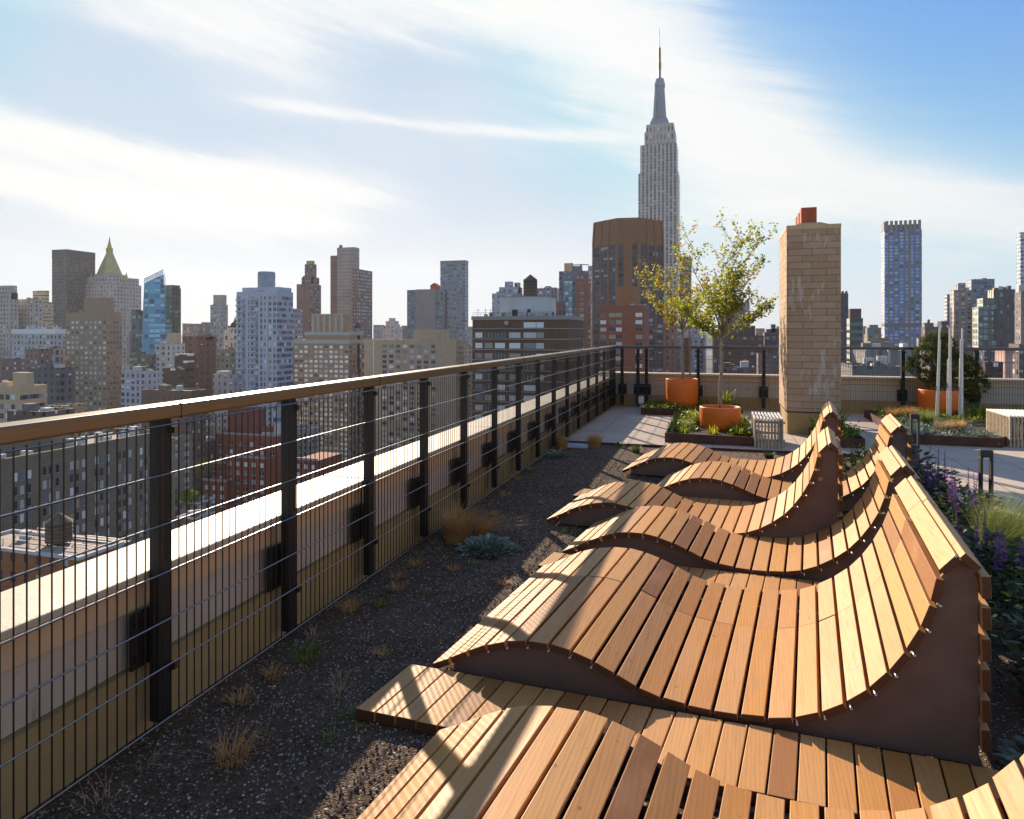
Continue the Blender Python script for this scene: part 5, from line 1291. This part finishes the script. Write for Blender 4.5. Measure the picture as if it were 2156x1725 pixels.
# octagonal brown tower
oc = mottled('rust_brown_precast', (.215,.120,.075), (.255,.150,.098), .4, .85, bump=0, space='World')
strip = facade('dark_ribbon_glass', (.09,.065,.06), (.045,.052,.075), 3.0, 3.15, .99, .66, .16, (.24,.28,.31), rough=.5, grough=.12)
D_ = 385.0
e0 = at_depth(1322, D_+16); e = thing('octagonal_tower','brown octagonal tower with dark window strips and blank tapered crown','skyscraper',(e0[0],e0[1],0))
zt_, zs_ = H+(HZ-463)/F*(D_+4), H+(HZ-507)/F*D_
hw = (1396-1249)/2/F*D_*1.02; k_ = hw*.30
def octa(s): return [(-k_*s,-hw*s),(k_*s,-hw*s),(hw*s,-k_*s),(hw*s,k_*s),(k_*s,hw*s),(-k_*s,hw*s),(-hw*s,k_*s),(-hw*s,-k_*s)]
ca, sa = math.cos(A-R(9.6)), math.sin(A-R(9.6))
rot = lambda P_: [(x*ca-y*sa, x*sa+y*ca) for x, y in P_]
MB().prism(rot(octa(1)), STREET, zs_).build('shaft', oc, e); MB().prism(rot(octa(1)), zs_+.004, zt_-9, rot(octa(.985))).build('crown', oc, e); MB().prism(rot(octa(.985)), zt_-9+.004, zt_, rot(octa(.965))).build('crown', oc, e)
P8 = rot(octa(1))
for i in range(8):
    (xa,ya),(xb,yb_) = P8[i], P8[(i+1)%8]; L_ = math.dist(P8[i],P8[(i+1)%8]); ux, uy = (xb-xa)/L_, (yb_-ya)/L_; nx, ny = uy, -ux
    if ny > .4: continue
    spans = [(.06,.30),(.66,.90)] if i == 0 else [(.05,.29),(.37,.62),(.70,.95)]
    for (fa, fb) in spans:
        q = [(xa+ux*L_*f_+nx*o_, ya+uy*L_*f_+ny*o_) for f_, o_ in ((fa,.02),(fa,.25),(fb,.25),(fb,.02))]
        MB().prism(q[::-1], STREET, zs_-2.2).build('window_strip', strip, e)
    for f_ in (.02,.335,.66,.98):   # vertical ribs on the crown
        q = [(xa+ux*(L_*f_+o1)+nx*o2, ya+uy*(L_*f_+o1)+ny*o2) for o1, o2 in ((-.5,.01),(-.5,.5),(.5,.5),(.5,.01))]
        MB().prism(q, STREET, zs_+.5).build('rib', oc, e)
        q2 = [(a_*.965, b_*.965) for a_, b_ in q]; MB().prism(q, zs_+.51, zt_-.3, q2).build('rib', oc, e)
# red brown apartment block in front of it
rb = mottled('red_brown_brick', (.20,.085,.060), (.245,.110,.078), .5, .88, bump=0, space='World')
T = Bld('brick_apartments','red brown apartment block with tall windowless bulkhead in front of the octagonal tower',1263,1355,1367,647,270,rb,depth=20,rim=.8)
T.top('bulkhead',1297,1335,602,mottled('orange_brown_brick',(.235,.125,.075),(.28,.15,.095),.5,.88,bump=0,space='World'),.15,.8)
W_ = T.x1-T.x0
T.windows('front',1,22,2.3,1.5,T.z-3.0,2.9,a0=T.x0+W_*.03,a1=T.x0+W_*.13,seed=21,limit=16); T.windows('front',1,22,2.6,1.5,T.z-3.0,2.9,a0=T.x0+W_*.22,a1=T.x0+W_*.36,seed=22,limit=16); T.windows('front',1,22,2.3,1.5,T.z-3.0,2.9,a0=T.x0+W_*.38,a1=T.x0+W_*.50,seed=23,limit=16); T.windows('front',1,22,2.6,1.5,T.z-3.0,2.9,a0=T.x0+W_*.82,a1=T.x0+W_*.97,seed=24,limit=16)
# ------------------------------------------------------------------ behind the potted trees
f = facade('stone_ornate', (.24,.20,.175), (.10,.10,.12), 3.2, 4.2, .45, .6, .25, (.33,.34,.36))
Bld('stone_building','grey brown stone building with arched base behind the farther slender tree',1397,1424,1440,664,420,f,depth=30)
f = facade('dark_slate_tower', (.14,.13,.14), (.10,.10,.13), 3, 3.6, .5, .6, .2)
Bld('slate_tower','dark slate tower right beside the tallest tower behind the tree crowns',1431,1455,1456,541,760,f,depth=26)
f = facade('white_cube', (.46,.42,.42), (.2,.2,.22), 60, 60, .1, .1, 0)
T = Bld('pale_block','pale windowless block over a dark base left of the river gap',1440,1455,1455.5,696,300,f,depth=18); T.box('dark_base',T.x0-.1,T.x1+.1,T.y0-.3,T.y0-.01,STREET,on_y(1450,712,T.y0)[2],db)
f = facade('blue_white_flats', (.36,.39,.46), (.10,.12,.17), 3, 3.0, .5, .5, .3, (.5,.52,.56))
Bld('blue_flats','blue white apartment tower left of the river gap',1455,1474,1475,686,420,f,depth=20)
f = facade('grey_flats', (.22,.23,.27), (.08,.09,.11), 3, 3.2, .5, .5, .2)
Bld('grey_flats','dark grey flats whose edge meets the river gap',1474,1481,1482,715,430,f,depth=20)
f = facade('umber_brick', (.135,.085,.070), (.10,.10,.12), 3.2, 3.3, .45, .5, .35, (.30,.31,.34))
T = Bld('umber_building','umber brick building behind the trunk of the nearer slender tree',1503,1503.5,1608,709,310,f,depth=30); T.top('upper_block',1511,1590,686,f,.15,.9)
xa = on_y(1520,HZ,T.y0-12)[0]; Bld('low_brick_house','low red brick house with blue roof under the umber building',1512,1512.5,1590,776,230,facade('red_low',(.17,.075,.06),(.1,.1,.12),3.4,3.2,.4,.45,.3),depth=14,roof=mat('blue_roof',(.10,.13,.24),.7)[0])
f = facade('violet_tower', (.19,.16,.20), (.12,.14,.20), 3, 3.4, .55, .55, .3, (.28,.3,.4))
T = Bld('violet_tower','dim violet grey tower with lilac top behind the nearer tree crown',1511,1511.5,1580,660,620,f,depth=30); T.top('upper_block',1518,1575,637,f,.1,.9); T.top('lilac_top',1568,1577,632,mat('lilac',(.36,.26,.50),.6)[0],.0,.3)
f = facade('umber_stepped', (.15,.11,.10), (.12,.13,.16), 3, 3.2, .5, .5, .3, (.3,.33,.4))
T = Bld('stepped_block','stepped grey brown block with blue awning left of the brick chimney',1606,1606.5,1655,702,330,f,depth=24); T.top('upper_block',1614,1652,693,f,.2,.9); T.top('roof_box',1624,1633,683,f,.2,.6); T.box('awning',T.x0+1,T.x0+9,T.y0-1,T.y0-.05,T.z-7,T.z-5.4,mat('blue_awning',(.08,.16,.40),.7)[0])
# ------------------------------------------------------------------ right skyline
f = facade('charcoal_block', (.085,.085,.10), (.07,.08,.10), 3.2, 3.5, .4, .45, .2, (.35,.37,.4))
T = Bld('charcoal_tower','charcoal tower with battlement top right beside the brick chimney',1740,1740.5,1786,620,420,f,depth=30); 
for k in range(4): T.top('battlement',1758+k*7.5,1762+k*7.5,613,f,.0,.2)
f = facade('teal_ribbon', (.095,.085,.085), (.12,.24,.26), 40, 3.5, .985, .42, .2, (.20,.34,.36), lit_wall=(.52,.44,.38))  # pale side tone paints the sun on the left flank
T = Bld('ribbon_building','dark block with teal ribbon windows and lit left flank right of the chimney',1783,1789,1817,672,330,f,rim=.4); T.top('plant_box',1790,1813.5,650,facade('umber_plain',(.10,.075,.08),(.1,.1,.1),60,60,.1,.1,0),.15,.8)
f = facade('olive_grey_low', (.24,.22,.19), (.1,.1,.12), 4, 4, .3, .4, .3, (.4,.38,.34))
T = Bld('mixed_roofs','jumble of stepped grey tan roofs left of the blue windowed tower',1819,1819.5,1856,706,480,f,depth=30); T.top('upper_block',1826,1850,690,f,.2,.8); T.top('blue_roof',1822,1838,694,mat('slate_blue_roof',(.14,.24,.38),.6)[0],.05,.18); T.top('roof_box',1831,1849,684,f,.3,.6)
f = facade('taupe_low', (.235,.205,.18), (.1,.1,.12), 40, 5, .985, .1, .0)
Bld('taupe_block','flat taupe block in front of the foot of the blue windowed tower',1822,1822.5,1877,722,300,f,depth=24)
f = facade('grey_hall', (.26,.25,.24), (.13,.14,.17), 2.2, 8, .35, .8, .1)
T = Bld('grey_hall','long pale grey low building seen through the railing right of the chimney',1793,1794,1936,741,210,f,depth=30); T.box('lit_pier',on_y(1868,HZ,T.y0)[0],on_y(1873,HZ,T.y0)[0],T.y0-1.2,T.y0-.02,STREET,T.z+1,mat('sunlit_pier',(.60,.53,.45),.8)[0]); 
T = Bld('grey_annex','lower grey annex with vents in front of the long pale grey building',1768,1769,1900,775,150,facade('grey_annex',(.16,.15,.15),(.1,.1,.12),3,4,.3,.3,.2),depth=25)
T.units(12,T.x0,T.x1-2,T.y0+1,T.y0+12,.4,1.0,.4,1.4,5,ROOFM)
f = facade('umber_windows', (.125,.100,.095), (.12,.12,.14), 3.6, 3.4, .4, .45, .45, (.34,.33,.33))
T = Bld('umber_hotel','dark umber building with small pale windows right of the blue windowed tower',1940,1941,1978,690,400,f,depth=26); T.top('roof_box',1941,1966,680,f,.1,.5); T.top('roof_stack',1953,1958,673,f,.2,.4)
f = facade('charcoal_small', (.07,.065,.075), (.07,.08,.1), 3.4, 3.4, .4, .4, .2)
Bld('charcoal_block','small charcoal block behind the silver poles',1978,1978.5,1998,678,430,f,depth=20)
f = facade('lit_edge_blue', (.10,.15,.26), (.08,.14,.26), 3, 3.4, .8, .6, .2, lit_wall=(.62,.60,.56))  # white side colour stands in for sun on the edge
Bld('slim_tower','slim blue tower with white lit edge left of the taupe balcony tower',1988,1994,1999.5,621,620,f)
f = facade('taupe_balcony', (.235,.205,.20), (.10,.10,.11), 3.3, 2.95, .5, .6, .35, (.40,.36,.34), lit_wall=(.55,.47,.40))  # side tone paler than the front, sun painted in
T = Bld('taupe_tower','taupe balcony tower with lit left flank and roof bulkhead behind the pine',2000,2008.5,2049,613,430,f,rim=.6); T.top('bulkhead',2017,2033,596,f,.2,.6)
f = facade('slate_blue_slab', (.135,.165,.20), (.11,.15,.20), 3, 3.5, .8, .6, .25, (.2,.27,.33), rough=.5, lit_wall=(.52,.50,.46))  # side coloured pale as if sunlit
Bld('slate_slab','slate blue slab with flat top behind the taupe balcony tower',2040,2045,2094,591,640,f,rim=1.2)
f = facade('stepped_charcoal', (.105,.095,.105), (.075,.085,.10), 3.4, 3.5, .42, 1.0, .12, (.2,.24,.26), lit_wall=(.64,.57,.48))  # pale side colour carries the sunlight on the flank
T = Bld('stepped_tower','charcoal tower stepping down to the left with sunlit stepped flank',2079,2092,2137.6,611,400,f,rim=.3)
fg = facade('reflecting_glass', (.10,.11,.12), (.16,.24,.25), 2.4, 3.5, .8, .7, .4, (.28,.38,.38), rough=.4, lit_wall=(.64,.57,.48))  # step flanks share the painted sunlit tone
T.box('step',on_y(2069.5,HZ,T.y0-4)[0],on_y(2092,HZ,T.y0-4)[0],T.y0-4,T.y1-4,STREET,on_y(2075,628,T.y0-4)[2],fg)
T.box('step',on_y(2060,HZ,T.y0-8)[0],on_y(2084,HZ,T.y0-8)[0],T.y0-8,T.y1-8,STREET,on_y(2065,646,T.y0-8)[2],fg)
T.top('roof_box',2094,2101,606,f,.2,.5)
f = facade('taupe_edge', (.20,.18,.175), (.10,.11,.13), 3, 3.4, .4, .5, .3, (.35,.36,.38))
T = Bld('edge_block','taupe block with pale roof box cut by the right edge of the photo',2137,2137.5,2200,617,360,f,depth=30); T.top('roof_box',2143,2190,600,WHITEROOF,.3,.8)
f = facade('glass_spire', (.45,.45,.46), (.10,.16,.28), 5, 5, .8, .7, .3, (.3,.35,.45), lit_wall=(.55,.55,.55))
Bld('glass_spire','slender glass spire rising at the right edge of the photo',2146,2149,2200,494,900,f,rim=3)
pm = facade('pink_pier', (.42,.30,.26), (.2,.2,.2), 60, 5.2, .985, .03, 0)
Bld('pink_column_tower','pink stone column like tower seen through the railing right of the pine',2112,2113,2132,742,210,pm,depth=6)
f = facade('lit_grid_right', (.14,.12,.12), (.10,.10,.12), 2.8, 3.2, .5, .5, .6, (.42,.39,.35))
Bld('window_block','brown block with pale grid windows at the right edge behind the railing',2132,2133,2200,728,215,f,depth=16)
f = facade('navy_mess', (.085,.085,.105), (.09,.12,.18), 3.2, 3.2, .5, .45, .4, (.30,.34,.42))
Bld('navy_block','navy grey block behind the railing right of the pine',2062,2063,2113,736,330,f,depth=24); Bld('umber_low','dark umber low building with sunlit vents behind the railing right of the pine',2066,2067,2112,766,190,facade('umber_vents',(.075,.05,.05),(.07,.07,.09),3,3,.4,.4,.2,(.6,.6,.6)),depth=14)
f = facade('brown_low_right', (.16,.13,.12), (.09,.10,.12), 3, 3.2, .5, .45, .4, (.34,.34,.36))
Bld('brown_block','brown grey block between the blue windowed tower and the pine',1936,1937,2062,738,260,f,depth=24); Bld('brown_block','brown low block with pale blinds behind the railing left of the chimney',1592,1593,1660,748,250,f,depth=22)

# ------------------------------------------------------------------ behind the near railing
# long grey housing slab that runs parallel to the terrace
sl = mottled('grey_olive_concrete', (.155,.135,.105), (.195,.17,.135), .6, .9, bump=0, space='World')
XS = -130.0; zS = on_x(0,978,XS)[2]; yA, yB = on_x(-300,1100,XS)[1], on_x(345,925,XS)[1]
r = thing('housing_slab','long grey housing slab with endless window columns behind the nearest railing bays','building',(XS-15,yA,STREET))
MB().box(0,15,0,yB-yA,0,zS-STREET).build('wall', sl, r)
mb = MB(); mb.box(14.6,15.15,-.1,yB-yA,zS-STREET+.004,zS-STREET+.9); mb.box(-.1,14.6,yB-yA-.4,yB-yA+.1,zS-STREET+.004,zS-STREET+.9); mb.build('parapet', sl, r)
rg = random.Random(6)
for k in range(30):
    yq = rg.uniform(2,yB-yA-3); xq = rg.uniform(7,13.4); s_ = rg.uniform(.6,1.5); MB().box(xq,xq+s_,yq,yq+s_,zS-STREET+.004,zS-STREET+rg.uniform(1.1,2.2)).build('rooftop_unit', WHITEROOF, r)
MB().box(3,9,12,yB-yA-20,zS-STREET+.004,zS-STREET+3.4).build('penthouse', facade('slab_penthouse',(.17,.15,.12),(.1,.1,.1),60,60,.1,.1,0), r)
vis = []; cols_ = int((yB-yA)/1.5)
mes = []
for i in range(len(GLASS)):
    mb = MB(); mb.box(.004,.09,-.36,.36,-.80,.80); mb.cur = 1; mb.box(.003,.13,-.42,.42,-.95,-.804); mb.box(.003,.13,.365,.42,-.80,.80); mes.append((mb, mb.mesh('window',[GLASS[i],SILL])))
far = MB(); cnt = 0; rg = random.Random(9)
for r_ in range(18):
    for c_ in range(cols_):
        if c_ % 4 == 3: continue
        k = rg.choices(range(5),(5,3,3,2.2,3))[0]; p = (15, 1+c_*1.5+(.2 if c_%4==0 else 0), zS-STREET-3.0-2.75*r_)
        if r_ in (1,2) and cnt < 100 and p[1] > (yB-yA)*.30: put('window', mes[k][1], r, p); cnt += 1
        else:
            b0 = len(far.v); src = mes[k][0]; far.v += [(q[0]+p[0],q[1]+p[1],q[2]+p[2]) for q in src.v]; far.f += [tuple(b0+i for i in f_) for f_ in src.f]; far.m += [k if mm == 0 else 5 for mm in src.m]
tag(far.build('window', GLASS+[SILL], r), kind='stuff')
mb = MB()
for r_ in range(19): mb.box(15.005,15.05,.5,yB-yA-.3,zS-STREET-1.75-2.75*r_,zS-STREET-1.6-2.75*r_)
mb.build('floor_bands', mottled('slab_band',(.20,.18,.15),(.24,.21,.18),.6,.9,bump=0), r)
# nearby roof with the old tank
T = Bld('brick_walkup','orange brick building whose flat roof carries an old water tank, lower left',-80,166,177,1181,100,facade('walkup_brick',(.27,.13,.075),(.06,.06,.07),2.6,3.1,.4,.5,.2,(.3,.3,.3)),rim=.5,roof=WHITEROOF)
T.y1 = T.y0+10
T.box('roof',T.x0+.36,T.x1-.36,T.y0+.36,T.y1-.3,T.z+.004,T.z+.06,mottled('pinkish_roof',(.30,.23,.19),(.40,.32,.27),.7,.9,bump=0))
ty = T.y0+5.0; tx = on_y(124,HZ,ty)[0]; k_ = math.hypot(tx,ty)/F
water_tank('old grey wooden water tank with dark cone standing on the orange brick roof', tx, ty, T.z+.06, 23*k_*.9, 33*k_, 17*k_, 6*k_)
T.box('chimney_stack',on_y(40,HZ,ty)[0],on_y(54,HZ,ty)[0],ty,ty+1.1,T.z+.06,on_y(46,1120,ty)[2],WHITEROOF)
for k in range(4):
    yq = T.y0+2+k*1.9
    for xa, xb, zz in ((tx-8,tx-2.5,1.1),(tx+2.2,T.x1-.8,.8)):
        mb = MB(); mb.box(xa,xb,yq,yq+.12,T.z+zz,T.z+zz+.12); mb.box(xa,xa+.12,yq,yq+.12,T.z+.06,T.z+zz); mb.box(xb-.12,xb,yq,yq+.12,T.z+.06,T.z+zz)
        T.loc(mb).build('pipe_frame', M['steel'], T.r)
# red brick stepped building
rs = mottled('red_brick', (.175,.065,.048), (.215,.085,.062), .6, .88, bump=0, space='World'); setb = mottled('setback_coping', (.30,.27,.29), (.36,.33,.35), .6, .8, bump=0, space='World')
d0 = 265.0
T = Bld('red_brick_building','stepped red brick building with white grid windows behind the second railing bay',455,585,587,920,d0,rs,depth=24,rim=.7,roof=setb)
T.windows('front',6,12,1.5,1.55,T.z-3.4,3.25,seed=31,weights=(3,3,3,3,1),frame=M['white'],limit=60)
def wing(u0, u1, vt, dy0, dep, seed, cols, lim):
    ya = T.y0+dy0; xa, xb = on_y(u0,HZ,ya)[0], on_y(u1,HZ,ya)[0]; z = on_y(u0,vt,ya)[2]
    T.box('wing', xa, xb, ya, ya+dep, STREET, z, rs); T.box('parapet', xa-.1, xb+.1, ya-.1, ya+.35, z+.004, z+.9, setb)
    class Q: pass
    q = Bld.__new__(Bld); q.x0,q.x1,q.y0,q.y1,q.z,q.zb,q.r,q.m,q.d = xa,xb,ya,ya+dep,z,STREET,T.r,rs,d0
    # windows belong to the same building: shift their origin to this wing
    sx, sy = xa-T.x0, ya-T.y0; before = set(o.name for o in T.r.children)
    q.windows('front',cols,9,1.45,1.5,z-2.4,3.25,seed=seed,weights=(3,3,3,3,1),frame=M['white'],limit=lim)
    for o in T.r.children:
        if o.name not in before: o.location.x += sx; o.location.y += sy
wing(443,474,975,-5,16,32,2,12); wing(427,476,1012,-10,16,33,3,14); wing(476,560,962,-6.4,16,34,5,14)
wing(620,668,968,2,18,35,3,0)
T.top('tower',479,545,860,mottled('red_brick_shaft',(.15,.062,.055),(.18,.075,.065),.6,.88,bump=0,space='World'),.45,.95); T.top('bulkhead',551,588,900,rs,.3,.7); T.top('white_stack',577,592,894,WHITEROOF,.2,.45)
# neighbours, street and its trees
f = facade('brown_brick_face', (.15,.115,.10), (.06,.06,.07), 3.0, 3.0, .38, .5, .15, (.4,.4,.4))
Bld('brown_walkup','tall brown brick side wall seen just right of the nearest railing post',372,400,402,880,270,f,depth=24)
f = facade('grey_lit_strip', (.20,.18,.15), (.3,.28,.24), 5, 3.0, .35, .6, .6, (.5,.46,.36))
Bld('grey_walkup','narrow grey building with lit stair windows beside the nearest railing post',356,371,372,925,230,f,depth=12)
lowm = [facade('low_roofs_a',(.23,.19,.17),(.07,.07,.08),3,3.2,.4,.5,.3),facade('low_roofs_b',(.17,.12,.10),(.07,.07,.08),3,3.2,.4,.5,.3),facade('low_roofs_c',(.30,.28,.26),(.08,.08,.1),3,3.2,.4,.5,.3)]
for i, (u0,u1,vt,d,lab) in enumerate([(402,446,898,240,'low white roofed building with clutter behind the second railing bay'),(404,440,931,205,'dark low building with glaring roof edge left of the red brick one'),(418,478,872,300,'brown rooftops with bright patches left of the red brick shaft'),
        (376,428,1062,165,'white van sized roof below the street trees beyond the railing'),(372,420,1095,140,'pale cluttered roof at the bottom of the street gap'),(610,668,905,250,'white roofed low building right of the red brick one')]):
    T = Bld('low_building', lab, u0, u1, u1+.2, vt, d*1.35, lowm[i%3], depth=14, roof=WHITEROOF)
    T.box('roof',T.x0+.4,T.x1-.4,T.y0+.4,T.y1-.4,T.z+.006,T.z+.12,WHITEROOF)
    T.units(10,T.x0,T.x1-1,T.y0+.5,T.y1-1,.5,1.6,.3,1.4,50+i)
def street_tree(label, u, v, d, r_, seed):
    x, y, z = at_depth(u, d, v); rg = random.Random(seed); r = thing('street_tree', label, 'tree', (x,y,STREET), 0)
    zc = z-STREET
    MB().tube([(0,0,0),(.2,0,zc*.5),(0,.1,zc)], [.35,.25,.1], 7).build('trunk', M['bark'], r)
    mb = MB()
    for _ in range(900):
        dv = Vector((rg.gauss(0,1),rg.gauss(0,1),rg.gauss(0,1))).normalized()*r_*rg.uniform(.4,1.05); lq = rg.uniform(.35,.8)
        p = Vector((0,0,zc))+Vector((dv.x,dv.y,dv.z*.75)); a = Vector((rg.gauss(0,1),rg.gauss(0,1),rg.gauss(0,1))).normalized(); b_ = a.orthogonal().normalized()*lq*.4
        mb.face([p,p+a*lq*.5+b_,p+a*lq,p+a*lq*.5-b_])
    mb.build('crown', M['green'], r); return r
street_tree('leafy street tree glowing yellow green in the gap left of the red brick building', 424, 985, 255, 4.6, 1)
street_tree('low leafy street tree at the bottom of the street gap, in front of pale roofs', 398, 1047, 225, 3.6, 2)
street_tree('slim bright street tree left of the glowing one in the street gap', 387, 1003, 260, 2.0, 3)
# far low roofs closing the horizon
rg = random.Random(31)
hz = [facade('horizon_a',(.22,.17,.155),(.10,.10,.11),3.4,3.4,.45,.5,.3),facade('horizon_b',(.27,.24,.23),(.10,.10,.12),3.4,3.4,.45,.5,.3),facade('horizon_c',(.17,.12,.11),(.09,.09,.1),3.4,3.4,.45,.5,.3),facade('horizon_d',(.33,.31,.31),(.12,.12,.14),3.4,3.4,.45,.5,.3)]
spots = [(384,392,684,900),(391,404,690,860),(402,414,683,880),(413,425,690,900),(424,436,681,840),(434,446,693,880),(478,492,688,900),(786,803,684,900),(800,818,688,1000),(815,838,683,950),(845,858,686,900),(985,994,690,900),(1398,1412,690,900),
         (1480,1486,702,700),(1500,1512,700,800),(1575,1590,690,900),(1590,1610,694,950),(1634,1645,690,900),(1816,1824,686,900),(1826,1842,690,1000),(1845,1858,692,900),(1970,1990,684,900),(1990,2002,680,900),(2056,2066,676,900),
         (272,300,700,700),(560,625,712,650),(600,620,696,800),(455,500,716,520),(425,450,712,560),(380,425,722,480),(1140,1180,690,700),(1560,1600,716,520),(1840,1870,712,560),(1930,1960,712,520),(1960,2000,716,480)]
for i, (u0,u1,vt,d) in enumerate(spots):
    if u0 > 1513: Bld('distant_block','small plain block in the far row of rooftops along the hazy horizon',u0,u0+.2,u1,vt+rg.uniform(-2,2),d,hz[i%4],depth=25,group='far rooftops on the horizon')
    else: Bld('distant_block','small plain block in the far row of rooftops along the hazy horizon',u0,u1-.2,u1,vt+rg.uniform(-2,2),d,hz[i%4],depth=25,group='far rooftops on the horizon')
# mid city blocks that close the gaps between the named buildings
fill = [(140,260,800,520),(255,345,770,540),(330,400,800,420),(383,500,770,470),(440,500,770,430),(600,790,770,560),(780,860,745,560),(960,1000,730,560),(1225,1265,700,560),(1395,1480,725,520),(1505,1640,735,430),(1640,1800,735,520),(1800,1960,742,430),(1930,2160,735,470),(0,140,760,430),(-60,60,740,520)]
for i, (u0,u1,vt,d) in enumerate(fill):
    T = Bld('mid_block','plain mid height block mostly hidden behind the nearer city buildings',u0,(u1-.2) if u0 < 1513 else u0+.2,u1,vt,d,hz[(i*3)%4],depth=30,group='half hidden mid height blocks')
# haze between us and the far towers

hb = bpy.data.materials.new('city_haze'); hb.use_nodes = True; ht = NT(hb.node_tree); ht.n.clear()
ho = ht.new('ShaderNodeOutputMaterial'); pv = ht.new('ShaderNodeVolumePrincipled'); ht.l.new(pv.outputs[0], ho.inputs['Volume'])
pv.inputs['Color'].default_value = (.86,.90,.97,1); pv.inputs['Density'].default_value = .00006; pv.inputs['Anisotropy'].default_value = .3
tag(MB().box(-4200,4200,-420,4700,STREET-3,470).build('haze', hb), kind='stuff')
